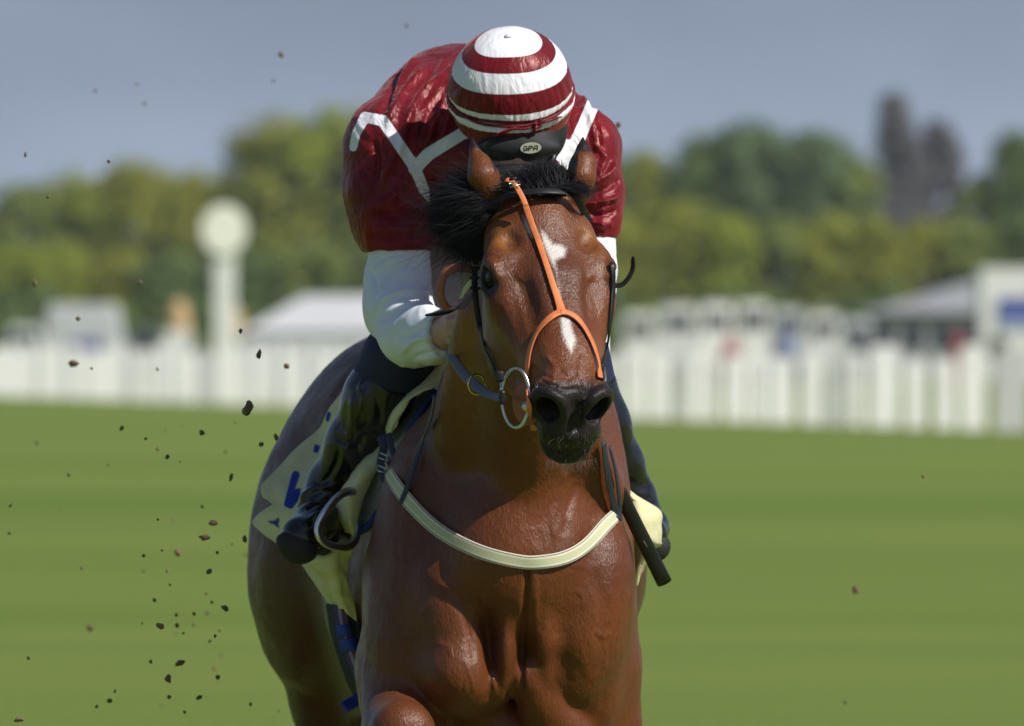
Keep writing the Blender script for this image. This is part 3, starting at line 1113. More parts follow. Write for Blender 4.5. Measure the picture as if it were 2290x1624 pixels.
        for lx, ly, lz, lr in lobes:
            for j in range(per):
                v_ = Vector((rg.gauss(0, 1), rg.gauss(0, 1), rg.gauss(0, 1))).normalized()
                rr = lr * (rg.random() ** 0.35) * 1.05
                c_ = Vector((lx, ly, lz)) + v_ * rr
                if c_.z < 0.3:
                    continue
                nn = (v_ + Vector((rg.gauss(0, .35), rg.gauss(0, .35) - .2, .35 + rg.gauss(0, .35)))).normalized()
                a1_ = nn.orthogonal().normalized()
                b1_ = nn.cross(a1_)
                sz = rg.uniform(.28, .62) * max(.6, rw / 6)
                k_ = len(vs_)
                vs_ += [c_ + a1_ * sz, c_ + b1_ * sz * .7, c_ - a1_ * sz, c_ - b1_ * sz * .7]
                fs_.append((k_, k_ + 1, k_ + 2, k_ + 3))
        q_ = MB()
        q_.add(vs_, fs_)
        q_.build('crown', leaf(col), r, smooth=False)

    OL, YG, DG, GG, BG, PU = (.36, .38, .050), (.36, .42, .050), (.17, .25, .070), (.27, .34, .08), (.17, .25, .11), (.20, .20, .21)
    T = [
        (-60, 470, 110, DG, 'dark green tree at the far left edge, lowest of the left trees'),
        (60, 402, 120, GG, 'green tree peeking over the left end of the tree line'),
        (175, 388, 135, YG, 'yellow-green tree left of the olive crowned pair'),
        (300, 350, 145, OL, 'broad olive tree above the boxy van'),
        (420, 368, 130, OL, 'olive tree just left of the white disc'),
        (530, 372, 125, GG, 'green tree directly behind the white disc'),
        (620, 245, 150, OL, 'tall olive tree right of the white disc'),
        (735, 236, 160, YG, 'tallest yellow-green tree, beside the rider left shoulder'),
        (850, 240, 150, GG, 'tall green tree half hidden by the rider sleeve'),
        (1010, 300, 130, DG, 'dark tree showing between the rider and his horse'),
        (1180, 320, 130, GG, 'green tree mostly hidden behind the rider'),
        (1330, 340, 120, DG, 'dark tree just right of the rider elbow'),
        (1440, 330, 90, OL, 'olive tree first in the right-hand tree line'),
        (1560, 290, 140, DG, 'dark round tree, second in the right-hand tree line'),
        (1680, 262, 150, BG, 'dark green domed tree, tallest round crown on the right'),
        (1815, 285, 140, BG, 'dark green tree left of the purple-grey conifer'),
        (1915, 345, 80, GG, 'lower green tree at the foot of the purple-grey conifer'),
        (2195, 385, 80, GG, 'small green tree between the conifer and the right edge'),
        (2270, 285, 90, DG, 'dark green tree at the right edge'),
        (2360, 300, 90, DG, 'dark tree cut by the right edge'),
    ]
    for (u, vt, hw, col, lab) in T:
        tree(u, vt, hw, col, lab)
    tree(2012, 212, 125, PU, 'tall purple-grey conifer on the right, highest point of the tree line', 900, 'spire')
    tree(2092, 262, 75, PU, 'lower purple-grey tree leaning against the tall conifer', 905)
    low = [(-20, 560, 110, YG), (110, 545, 120, YG), (240, 570, 100, OL), (370, 560, 100, DG), (480, 590, 90, BG), (590, 560, 100, DG), (700, 540, 110, GG), (800, 560, 90, DG), (930, 520, 100, GG), (1060, 540, 100, BG), (1380, 470, 120, OL), (1500, 440, 120, OL), (1620, 470, 110, YG), (1740, 480, 110, GG), (1850, 470, 110, OL), (1960, 480, 100, OL), (2070, 490, 100, OL), (2170, 500, 100, GG), (2280, 470, 110, DG)]
    names = {YG: 'yellow-green', OL: 'olive', DG: 'dark green', GG: 'mid green', BG: 'bluish green'}
    for i, (u, vt, hw, col) in enumerate(low):
        near = ['at the far left edge', 'above the left side of the van', 'above the right side of the van', 'above the orange topped kiosk', 'below the white disc', 'right of the white post', 'above the white marquee', 'left of the rider sleeve', 'behind the rider arm', 'seen through the gap under the rider', 'right of the rider sleeve', 'above the first parked cars', 'above the middle parked cars', 'above the right-hand parked cars', 'above the last parked cars', 'under the tall conifer', 'above the pavilion roof', 'above the grey roofed building', 'at the right edge above the hut'][i]
        tree(u, vt, hw, col, 'bushy %s tree in the lower front row %s' % (names[col], near), 780, group='lower trees in front of the tree line', n=2600)
    for i in range(8):
        for sd, word in ((-1, 'left'), (1, 'right')):
            u = -190 - 235 * i if sd < 0 else 2480 + 235 * i
            c_ = [OL, DG, GG, YG, BG][(i * 2 + (sd > 0)) % 5]
            nth = ['first', 'second', 'third', 'fourth', 'fifth', 'sixth', 'seventh', 'eighth'][i]
            tree(u, 300 + 60 * math.sin(i * 2.1 + sd), 175, c_, '%s tree, %s of the row beyond the %s edge of the view' % (names[c_], nth, word), n=1500)
    # hedge closing the bottom of the tree line
    hg = MB()
    rg = random.Random(3)
    vs_, fs_ = [], []
    for j in range(14000):
        u_ = rg.uniform(-2100, 4400) if j % 2 else rg.uniform(-150, 2450)
        c_ = at(u_, 752, 700 + rg.uniform(-4, 4))
        c_.z = rg.uniform(0, 3.4 + 0.8 * math.sin(u_ * .02) + 0.5 * math.sin(u_ * .07)) 
        nn = Vector((rg.gauss(0, .6), -1, rg.gauss(0.4, .6))).normalized()
        a1_ = nn.orthogonal().normalized()
        b1_ = nn.cross(a1_)
        sz = rg.uniform(.3, .7)
        k_ = len(vs_)
        vs_ += [c_ + a1_ * sz, c_ + b1_ * sz, c_ - a1_ * sz, c_ - b1_ * sz]
        fs_.append((k_, k_ + 1, k_ + 2, k_ + 3))
    hg.add(vs_, fs_)
    tag(hg.build('hedge', leaf(DG), smooth=False), 'long dark hedge running along the foot of the trees', 'hedge')


if 'bg' not in SKIP:
    build_background()


def build_haze():
    m = bpy.data.materials.new('haze_air')
    m.use_nodes = True
    t = m.node_tree
    t.nodes.remove(t.nodes['Principled BSDF'])
    v = t.nodes.new('ShaderNodeVolumePrincipled')
    v.inputs['Color'].default_value = (0.86, 0.91, 1.0, 1)
    v.inputs['Density'].default_value = 0.00008
    t.links.new(v.outputs[0], t.nodes['Material Output'].inputs['Volume'])
    q = MB()
    q.box((0, 2080, 22), (2100, 4300, 46))
    tag(q.build('haze', m, smooth=False), kind='stuff')


if 'haze' not in SKIP and 'bg' not in SKIP:
    build_haze()
#@@RIDER
# ------------------------------------------------------------------ helpers for tack
def drape(u, v, off=0.0, Yd=None):
    """first point of the horse met from the picture side at (u, v), and its normal"""
    d = (P(u, v, 0) - CAM).normalized()
    loc, nor, _, _ = HB.ray_cast(CAM, d)
    if loc is None or (Yd is not None and loc.y > Yd):
        return (P(u, v, Yd if Yd is not None else 0.6), Vector((0, -1, 0)))
    if nor.dot(d) > 0:
        nor = -nor
    return loc + nor * off, nor


def path_drape(pts, off=0.006, n=6, smooth=3, Yd=None):
    """pts: (u, v) on the hide, or (u, v, Y) free; returns smoothed points and normals"""
    full = []
    for q in cat_rom([(p[0], p[1], (p[2] if len(p) > 2 else -9)) for p in pts], n):
        full.append(q)
    L, Nn = [], []
    for q in full:
        if q[2] > -1.5 and all(len(p) > 2 for p in pts):
            L.append(P(q[0], q[1], q[2]))
            Nn.append(Vector((0, -1, 0)))
        else:
            l, nn = drape(q[0], q[1], off, Yd)
            L.append(l)
            Nn.append(nn)
    for _ in range(smooth):
        L2, N2 = list(L), list(Nn)
        for i in range(1, len(L) - 1):
            L2[i] = L[i] * 0.5 + (L[i - 1] + L[i + 1]) * 0.25
            N2[i] = (Nn[i] * 0.5 + (Nn[i - 1] + Nn[i + 1]) * 0.25).normalized()
        L, Nn = L2, N2
    return L, Nn


def band(L, Nn, w, th, mb=None, mi=0, crown=0.0):
    """flat strap along points L lying against normals Nn; rounded edges"""
    mb = mb or MB()
    m = len(L)
    if not isinstance(w, (list, tuple)):
        w = [w] * m
    prof = [(-1, 0.15), (-0.93, 0.75), (-0.8, 1), (0.8, 1), (0.93, 0.75), (1, 0.15), (0.93, -0.6), (0.8, -0.9), (-0.8, -0.9), (-0.93, -0.6)]
    rings = []
    for i in range(m):
        t = (L[min(i + 1, m - 1)] - L[max(i - 1, 0)]).normalized()
        n_ = (Nn[i] - t * Nn[i].dot(t)).normalized()
        sd = t.cross(n_)
        rings.append([L[i] + sd * (a * w[i] / 2) + n_ * (b * th / 2) for a, b in prof])
    k = len(prof)
    vs = [p for r in rings for p in r]
    fs = [(i * k + j, i * k + (j + 1) % k, (i + 1) * k + (j + 1) % k, (i + 1) * k + j) for i in range(m - 1) for j in range(k)]
    fs += [tuple(range(k - 1, -1, -1)), tuple((m - 1) * k + j for j in range(k))]
    mb.add(vs, fs, mi)
    return mb


def strap(name, pts, w, m, parent, th=0.003, off=0.005, n=6, smooth=3, Yd=None, normals=None, wl=None):
    L, Nn = path_drape(pts, off, n, smooth, Yd)
    if normals is not None:
        q = cat_rom(normals, n)
        Nn = [Vector(x).normalized() for x in q][:len(L)]
    if wl is not None:
        w = [float(x[0]) for x in cat_rom([(x, 0) for x in wl], n)][:len(L)]
    return band(L, Nn, w, th).build(name, m, parent)


def sheet(name, rows, m, parent, th=0.0016, n=7, wave=0.0, fx=3, fy=3, seed=0, attrs=False, pmap=None):
    """cloth through a grid of (u, v, Y) control points"""
    R1 = [cat_rom([tuple(P(*q)) for q in r], n) for r in rows]
    cols = [cat_rom([R1[i][j] for i in range(len(rows))], n) for j in range(len(R1[0]))]
    nx, ny = len(cols), len(cols[0])
    G = np.array(cols)
    V = G.reshape(-1, 3)
    Q = np.array([(i * ny + j, i * ny + j + 1, (i + 1) * ny + j + 1, (i + 1) * ny + j) for i in range(nx - 1) for j in range(ny - 1)])
    Nv = vnormals(V, Q)
    if wave:
        for i in range(nx):
            for j in range(ny):
                a, b = i / (nx - 1), j / (ny - 1)
                d = noise.noise(Vector((a * fx + seed, b * fy, seed * 1.7))) + 0.5 * noise.noise(Vector((a * fx * 2.3, b * fy * 2.1 + seed, 5)))
                V[i * ny + j] += Nv[i * ny + j] * d * wave
    Nv = vnormals(V, Q)
    nV = len(V)
    V2 = np.concatenate([V + Nv * th / 2, V - Nv * th / 2])
    Qs = [Q, Q[:, ::-1] + nV]
    bd = [(i * ny, (i + 1) * ny) for i in range(nx - 1)] + [((i + 1) * ny + ny - 1, i * ny + ny - 1) for i in range(nx - 1)]
    bd += [(j + 1, j) for j in range(ny - 1)] + [((nx - 1) * ny + j, (nx - 1) * ny + j + 1) for j in range(ny - 1)]
    Qs.append(np.array([(a, b, b + nV, a + nV) for a, b in bd]))
    at_ = None
    if pmap is not None:
        U_, W_ = uv_of(V2)
        at_ = pmap(U_, W_)
    else:
        at_ = dict(print=np.full(len(V2), 60.0))
    return npmesh(name, V2, np.concatenate(Qs), m, parent, at_)


# ------------------------------------------------------------------ the rider
def satin(name, pattern=False, bs=0.55):
    m, t, b = nmat(name)
    tcn = t.nodes.new('ShaderNodeTexCoord')
    ob = tcn.outputs['Object']
    nz = noise_n(t, 9, 4, 0.6, ob)
    red = mixc(t, mapr(t, nz, 0.3, 0.7), (0.105, 0.0045, 0.010), (0.200, 0.0095, 0.016))
    wh = mixc(t, mapr(t, nz, 0.3, 0.7), (0.78, 0.80, 0.86), (0.86, 0.87, 0.92))
    if pattern:
        f = mapr(t, attr(t, 'band'), -0.4, 0.4, 1.0, 0.0)
        c = mixc(t, f, red, wh)
        ed = mapr(t, math_n(t, 'ABSOLUTE', attr(t, 'band')), 0.3, 1.3, 0.45, 0.0)
        c = mixc(t, ed, c, (0.03, 0.01, 0.015))
    else:
        c = red
    t.links.new(c, b.inputs['Base Color'])
    b.inputs['Roughness'].default_value = 0.42
    b.inputs['Specular IOR Level'].default_value = 0.40
    if pattern:
        t.links.new(mapr(t, f, 0, 1, 0.38, 0.6), b.inputs['Roughness'])
    b.inputs['Specular Tint'].default_value = (1.0, 0.60, 0.58, 1)
    b.inputs['Sheen Weight'].default_value = 0.25
    b.inputs['Sheen Roughness'].default_value = 0.4
    b.inputs['Sheen Tint'].default_value = (1.0, 0.45, 0.4, 1)
    crk = noise_n(t, 17, 4, 0.5, ob, dist=1.4, stretch=(1.3, 1, 0.7))
    rg = math_n(t, 'ABSOLUTE', math_n(t, 'SUBTRACT', crk, 0.5))
    crk2 = noise_n(t, 90, 3, 0.6, ob, dist=0.6)
    h = math_n(t, 'ADD', math_n(t, 'MULTIPLY', rg, 1.3), math_n(t, 'MULTIPLY', crk2, 0.05))
    bump(t, b, h, bs, 0.012)
    return m


def cotton(name, c0, c1, rough=0.75, bs=0.4, bd=0.004, scale=26):
    m, t, b = nmat(name)
    ob = t.nodes.new('ShaderNodeTexCoord').outputs['Object']
    nz = noise_n(t, 12, 4, 0.6, ob)
    t.links.new(mixc(t, mapr(t, nz, 0.3, 0.7), c0, c1), b.inputs['Base Color'])
    b.inputs['Roughness'].default_value = rough
    b.inputs['Specular IOR Level'].default_value = 0.3
    h = math_n(t, 'ADD', noise_n(t, scale, 4, 0.55, ob, dist=0.8), math_n(t, 'MULTIPLY', noise_n(t, 900, 2, 0.5, ob), 0.05))
    bump(t, b, h, bs, bd)
    return m


def leather(name, col, rough=0.38, spec=0.5, coat=0.0, scale=220, bs=0.25):
    m, t, b = nmat(name)
    ob = t.nodes.new('ShaderNodeTexCoord').outputs['Object']
    nz = noise_n(t, scale, 4, 0.6, ob)
    n2 = noise_n(t, 18, 3, 0.6, ob)
    c = mixc(t, mapr(t, n2, 0.3, 0.7), [x * 0.75 for x in col], [x * 1.25 for x in col])
    t.links.new(c, b.inputs['Base Color'])
    t.links.new(mapr(t, n2, 0.3, 0.7, rough * 0.8, rough * 1.25), b.inputs['Roughness'])
    b.inputs['Specular IOR Level'].default_value = spec
    b.inputs['Coat Weight'].default_value = coat
    b.inputs['Coat Roughness'].default_value = 0.08
    bump(t, b, nz, bs, 0.0006)
    return m


SATIN = satin('maroon_satin', True, 0.62)
SATIN2 = satin('maroon_cap_satin', True, 0.40)
WHITE = cotton('white_cotton', (0.74, 0.78, 0.88), (0.82, 0.85, 0.93), 0.6, 0.35, 0.004)
BREECH = cotton('white_breeches', (0.62, 0.59, 0.60), (0.72, 0.68, 0.69), 0.6)
SKIN = simple('skin', (0.50, 0.27, 0.20), 0.5, var=0.12, scale=60, bs=0.2)
SKIN.node_tree.nodes['Principled BSDF'].inputs['Subsurface Weight'].default_value = 0.08
BOOT = leather('patent_boot', (0.006, 0.006, 0.007), 0.24, 0.5, 0.35, 12, 0.02)
NAVY = simple('navy_stretch', (0.010, 0.014, 0.055), 0.7, var=0.2, scale=50)
SOLE = simple('boot_sole', (0.016, 0.017, 0.016), 0.75, var=0.3, scale=80, bs=0.3)
MATL = leather('matt_leather', (0.010, 0.010, 0.011), 0.85, 0.08)
BLACKL = leather('black_leather', (0.012, 0.012, 0.014), 0.46, 0.32)
GREYL = leather('blue_grey_rubber', (0.075, 0.085, 0.105), 0.5)
ORANGE = leather('orange_leather', (0.60, 0.175, 0.055), 0.45, 0.45, 0, 500, 0.35)
TANL = leather('tan_rubber', (0.34, 0.10, 0.05), 0.5)
STEEL = simple('steel', (0.62, 0.63, 0.66), 0.30, metal=1.0, var=0.1, scale=200)
BRASS = simple('brass', (0.55, 0.46, 0.20), 0.25, metal=1.0, var=0.1, scale=200)
HELM = simple('helmet_black', (0.010, 0.011, 0.012), 0.7, var=0.2, scale=80)


def wrinkle(V, Nn, U, W, amp, base=0.0):
    """soft cloth folds: warped ridges"""
    out = np.zeros(len(V))
    for i in range(len(V)):
        p = V[i]
        q = Vector((p[0] * 7 + 3, p[1] * 7, p[2] * 7))
        w = noise.noise(q) * 1.5
        r = 1 - abs(noise.noise(Vector((p[0] * 16 + w, p[1] * 12, p[2] * 9 + w))))
        out[i] = (r ** 3 - 0.55)
    return out * amp


def fold(dsp, U, W, pts, wid, dep, mask=1.0):
    d, t = polyd(U, W, cat_rom(pts, 6))
    taper = np.clip(np.sin(math.pi * np.clip(t, 0.02, 0.98)) * 2.2, 0, 1)
    dsp += np.exp(-(d / wid) ** 2) * dep * taper * mask


RL = P(1100, 700, 1.3)
rider = empty('person', RL, 'jockey crouched over the horse, head down, in maroon silks with white bands', 'person')

# limbs as joint chains shared by body and clothing (u, v, depth, radius)
UARM_L = [((885, 335, 1.14), .098), ((872, 430, 1.12), .083), ((884, 500, 1.11), .072), ((893, 568, 1.10), .064)]
UARM_R = [((1292, 345, 1.17), .084), ((1318, 430, 1.15), .062), ((1330, 485, 1.13), .047), ((1332, 545, 1.12), .040)]
SLV_L = [((893, 545, 1.10), .060), ((889, 625, 1.10), .060), ((895, 700, 1.07), .064), ((925, 745, 1.00), .060), ((962, 752, 0.93), .051), ((1003, 744, 0.86), .041)]
SLV_R = [((1336, 530, 1.12), .036), ((1337, 610, 1.10), .034), ((1328, 690, 1.03), .036), ((1312, 760, 0.92), .034)]
THIGH_L = [((1010, 470, 1.55), .105), ((942, 640, 1.38), .072), ((938, 770, 1.20), .066)]
THIGH_R = [((1180, 480, 1.55), .105), ((1250, 640, 1.38), .09), ((1290, 800, 1.20), .068)]
SHIN_L = [((900, 790, 1.14), .066), ((845, 890, 1.17), .064), ((790, 990, 1.21), .050), ((735, 1090, 1.26), .040)]
SHIN_R = [((1298, 830, 1.16), .064), ((1342, 950, 1.19), .055), ((1378, 1040, 1.23), .050), ((1412, 1115, 1.27), .044)]


def chainP(F, ch, k, dr=0.0, sx=1.0, sub=False):
    F.chain([P(*c) for c, r in ch], [r + dr for c, r in ch], k, sx, sub)


def field_uv(u0, u1, v0, v1, y0, y1, st):
    a, b = P(u0, v1, (y0 + y1) / 2), P(u1, v0, (y0 + y1) / 2)
    return Field(np.arange(a.x, b.x, st), np.arange(y0, y1, st), np.arange(a.z, b.z, st))


def cutplane(F, p, n, r):
    """remove what lies beyond the plane (side of n) within radius r of p"""
    p, n = np.array(p, float), np.array(n, float)
    n = n / np.linalg.norm(n)
    s, x, y, z = F.blk(p - r, p + r)
    d = (x - p[0]) * n[0] + (y - p[1]) * n[1] + (z - p[2]) * n[2]
    rr = np.sqrt((x - p[0]) ** 2 + (y - p[1]) ** 2 + (z - p[2]) ** 2)
    F.f[s] = np.where(rr < r, np.maximum(F.f[s], d), F.f[s])


def build_rider():
    # ---- body (skin), one continuous figure under the clothes
    xs = rng_axis((-0.42, -0.17, 0.008), (-0.17, -0.04, 0.0028), (-0.04, 0.32, 0.008))
    ys = rng_axis((0.62, 0.70, 0.008), (0.70, 0.92, 0.0034), (0.92, 1.95, 0.010))
    zs = rng_axis((1.10, 1.54, 0.008), (1.54, 1.70, 0.0028), (1.70, 2.18, 0.008))
    F = Field(xs, ys, zs)
    F.ell(P(1142, 235, .92), (.075, .095, .095), .03)
    F.ell(P(1150, 330, .90), (.055, .075, .07), .03)
    F.ell(P(1152, 372, .86), (.030, .04, .03), .03)
    F.ell(P(1158, 345, .825), (.010, .018, .020), .01)            # nose
    F.cone(P(1140, 300, 1.0), P(1120, 340, 1.15), .055, .07, .05)
    F.ell(P(1080, 350, 1.35), (.17, .30, .17), .06)
    F.ell(P(1090, 440, 1.65), (.15, .20, .15), .06)
    for ch in (UARM_L, UARM_R, SLV_L, SLV_R, THIGH_L, THIGH_R, SHIN_L, SHIN_R):
        chainP(F, ch, .03, -0.014)
    F.cone(P(885, 335, 1.14), P(1060, 330, 1.25), .07, .10, .05)
    F.cone(P(1292, 345, 1.17), P(1100, 330, 1.25), .06, .10, .05)
    # left hand: palm on the neck, fingers closed round the rein
    w0 = P(1003, 742, 0.86)
    F.cone(w0, P(1016, 735, 0.815), .029, .033, .02)
    F.ell(P(1020, 732, 0.79), (.026, .036, .042), .012)
    kn = [(1012, 700, .775), (1008, 722, .765), (1008, 744, .765), (1012, 764, .775)]
    md = [(1034, 694, .742), (1032, 719, .730), (1032, 744, .732), (1034, 766, .745)]
    tp = [(1050, 702, .775), (1050, 726, .768), (1050, 748, .770), (1048, 768, .780)]
    for i, rr_ in enumerate((.0096, .0102, .0098, .0085)):
        F.chain([P(*kn[i]), P(*md[i]), P(*tp[i])], [rr_ * 1.12, rr_, rr_ * .88], .0035)
    F.chain([P(1018, 700, .80), P(1030, 682, .775), P(1046, 684, .760)], [.0135, .0115, .0095], .004)
    # right hand round the whip, behind the muzzle
    F.cone(P(1312, 760, .92), P(1306, 800, .86), .026, .030, .02)
    F.ell(P(1306, 825, .83), (.026, .034, .038), .014)
    for i in range(4):
        v_ = 806 + i * 19
        F.chain([P(1290, v_, .82), P(1300, v_ + 3, .788), P(1322, v_ + 6, .80)], [.0105, .0098, .0086], .004)
    F.chain([P(1318, 800, .83), P(1326, 812, .80), P(1314, 822, .785)], [.0130, .0112, .0095], .004)
    V, Q = F.mesh(1)
    npmesh('body', V, Q, SKIN, rider)

    # ---- silks
    F = field_uv(745, 1425, 70, 640, 0.95, 1.80, 0.0046)
    F.ell(P(1062, 338, 1.36), (.205, .34, .205), .06)
    F.cone(P(1000, 262, 1.32), P(888, 330, 1.15), .125, .100, .06)
    F.cone(P(1160, 280, 1.30), P(1285, 335, 1.18), .12, .085, .06)
    F.ell(P(1120, 400, 1.16), (.16, .13, .15), .06)
    F.ell(P(1090, 420, 1.55), (.16, .22, .15), .06)
    chainP(F, UARM_L, .035)
    chainP(F, UARM_R, .03)
    # puffed outer edge of the right sleeve
    F.ell(P(1346, 428, 1.14), (.026, .04, .036), .03)
    F.ell(P(1350, 500, 1.13), (.020, .03, .030), .03)
    F.ell(P(842, 470, 1.11), (.042, .06, .07), .03)
    chainP(F, [((888, 520, 1.10), .060), ((893, 600, 1.10), .062)], .006, -0.004, sub=True)
    chainP(F, [((1332, 510, 1.12), .036), ((1332, 600, 1.12), .036)], .006, -0.002, sub=True)
    cutplane(F, P(890, 562, 1.10), (0.02, 0, -1), .13)
    cutplane(F, P(1334, 531, 1.12), (0.0, 0, -1), .085)
    V, Q = F.mesh(2)
    Nn = vnormals(V, Q)
    U, W = uv_of(V)
    dsp = wrinkle(V, Nn, U, W, 0.0045)
    fr = (Nn[:, 1] < 0.35).astype(float)
    for pts, wd_, dp in [
        ([(985, 170), (930, 230), (900, 310), (892, 360)], 9, .010), ([(960, 150), (900, 210), (862, 290)], 8, .008),
        ([(1010, 180), (965, 240), (935, 320)], 8, -.008), ([(1000, 210), (985, 260), (950, 330)], 7, .010),
        ([(985, 250), (975, 300), (940, 345)], 6, -.007), ([(1015, 240), (1000, 290), (975, 320)], 6, .008),
        ([(870, 300), (880, 350), (858, 400)], 8, .010), ([(835, 310), (845, 360), (835, 410)], 8, -.008),
        ([(915, 380), (890, 430), (840, 470)], 9, .008), ([(955, 450), (900, 480), (830, 480)], 9, -.009),
        ([(960, 480), (900, 510), (825, 510)], 8, .008), ([(960, 520), (900, 535), (825, 530)], 6, -.005),
        ([(1290, 215), (1318, 260), (1330, 330)], 7, .009), ([(1310, 230), (1340, 290), (1345, 350)], 7, -.007),
        ([(1325, 320), (1350, 350), (1335, 400)], 6, .009), ([(1375, 360), (1360, 390), (1315, 415)], 6, .010),
        ([(1385, 400), (1360, 420), (1310, 435)], 6, -.009), ([(1385, 440), (1355, 450), (1310, 460)], 6, .010),
        ([(1380, 470), (1350, 480), (1315, 478)], 5, -.008), ([(1372, 500), (1345, 502), (1318, 496)], 5, .007),
        ([(1340, 495), (1350, 510), (1352, 528)], 4, .006),
        ([(900, 150), (870, 220), (850, 250)], 8, -.008), ([(940, 128), (900, 170), (870, 230)], 7, .007),
        ([(965, 400), (985, 440), (985, 490)], 7, -.010), ([(1010, 380), (1005, 430), (1000, 480)], 8, .008)]:
        fold(dsp, U, W, pts, wd_ * 0.9, dp * 1.35, fr)
    hem = np.clip(1 - np.abs(W - 552) / 16, 0, 1) * (U < 1000) + np.clip(1 - np.abs(W - 520) / 14, 0, 1) * (U > 1300)
    V = V + Nn * (dsp * (1 - 0.7 * hem))[:, None]
    U, W = uv_of(V)
    # white bands sewn into the silks
    bandd = np.full(len(V), 1e3)
    for pts, hws in [
        ([(790, 330), (796, 300), (816, 262), (856, 270), (927, 374), (948, 424), (961, 456)], (9, 10, 12, 13, 13, 12, 2)),
        ([(927, 378), (958, 345), (1032, 300), (1060, 290)], (14, 15, 14, 14)),
        ([(1352, 218), (1328, 228), (1306, 281), (1286, 327), (1262, 376), (1256, 410)], (15, 15, 15, 16, 17, 15)),
        ([(1286, 327), (1258, 322), (1250, 350)], (13, 12, 10))]:
        for i in range(len(pts) - 1):
            d, tt_ = polyd(U, W, pts[i:i + 2])
            bandd = np.minimum(bandd, d - (hws[i] + (hws[i + 1] - hws[i]) * tt_))
    bandd = np.where(Nn[:, 1] > 0.55, np.abs(np.abs(V[:, 0] + 0.03) - 0.09) * 1150 - 14, bandd)
    npmesh('silks', V, Q, SATIN, rider, dict(band=bandd))

    # ---- white undershirt sleeves
    for ch, side in ((SLV_L, -1), (SLV_R, 1)):
        uv = [c for c, r in ch]
        F = field_uv(min(c[0] for c in uv) - 110, max(c[0] for c in uv) + 80, min(c[1] for c in uv) - 60, max(c[1] for c in uv) + 90, .76, 1.24, .0036)
        chainP(F, ch, .022)
        if side < 0:
            F.ell(P(868, 672, 1.07), (.040, .05, .05), .03)
            F.ell(P(915, 762, 1.00), (.052, .05, .040), .03)
            F.ell(P(978, 790, .90), (.028, .035, .018), .02)
            chainP(F, [((1000, 744, .865), .034), ((1045, 738, .78), .036)], .004, sub=True)
            n_ = (P(1003, 744, .86) - P(962, 752, .93)).normalized()
            cutplane(F, P(996, 746, .872), n_, .075)
        else:
            F.ell(P(1346, 650, 1.06), (.022, .03, .035), .02)
        V, Q = F.mesh(2)
        Nn = vnormals(V, Q)
        U, W = uv_of(V)
        dsp = wrinkle(V, Nn, U, W, .0035)
        if side < 0:
            for pts, wd_, dp in [([(832, 610), (870, 585), (930, 572)], 5, .006), ([(845, 650), (880, 600), (955, 590)], 5, -.006),
                                 ([(835, 700), (870, 665), (968, 650)], 5, .010), ([(845, 720), (890, 690), (968, 668)], 4, -.008),
                                 ([(868, 745), (920, 700), (968, 690)], 7, .007), ([(880, 760), (930, 740), (990, 700)], 6, -.006),
                                 ([(900, 790), (930, 760), (990, 755)], 6, .007), ([(925, 800), (960, 790), (995, 792)], 5, -.007),
                                 ([(828, 600), (840, 640), (835, 690)], 5, -.005)]:
                fold(dsp, U, W, pts, wd_, dp)
        V = V + Nn * dsp[:, None]
        npmesh('shirt_sleeve', V, Q, WHITE, rider)

    # ---- breeches
    F = field_uv(900, 1400, 380, 860, 1.05, 1.98, .007)
    F.ell(P(1090, 450, 1.70), (.165, .20, .16), .06)
    chainP(F, THIGH_L, .04)
    chainP(F, THIGH_R, .04)
    V, Q = F.mesh(2)
    Nn = vnormals(V, Q)
    V = V + Nn * wrinkle(V, Nn, None, None, .006)[:, None]
    npmesh('breeches', V, Q, BREECH, rider)

    # ---- boots
    for ch, side in ((SHIN_L, -1), (SHIN_R, 1)):
        if side < 0:
            F = field_uv(590, 1010, 770, 1290, 0.98, 1.42, .0042)
        else:
            F = field_uv(1210, 1530, 790, 1300, 0.98, 1.42, .0048)
        chainP(F, ch, .03)
        top = ch[0][0]
        if side < 0:
            F.chain([P(735, 1085, 1.26), P(742, 1150, 1.27), P(748, 1192, 1.29)], [.040, .036, .034], .03)      # ankle to heel
            F.chain([P(742, 1150, 1.25), P(705, 1170, 1.16), P(676, 1195, 1.09)], [.036, .038, .034], .025)      # instep to toe
            F.ell(P(676, 1200, 1.085), (.040, .045, .030), .02, R=rot_y(20))
            F.ell(P(700, 1115, 1.24), (.036, .03, .020), .02, R=rot_y(-40))
            cutplane(F, P(866, 838, 1.16), P(905, 782, 1.13) - P(845, 890, 1.17), .11)
        else:
            F.chain([P(1412, 1115, 1.27), P(1432, 1165, 1.28), P(1436, 1200, 1.30)], [.044, .036, .034], .03)
            F.chain([P(1432, 1160, 1.25), P(1450, 1180, 1.15), P(1458, 1195, 1.08)], [.036, .036, .030], .025)
            cutplane(F, P(1310, 860, 1.17), P(1298, 820, 1.16) - P(1342, 950, 1.19), .11)
        V, Q = F.mesh(2)
        Nn = vnormals(V, Q)
        U, W = uv_of(V)
        dsp = np.zeros(len(V))
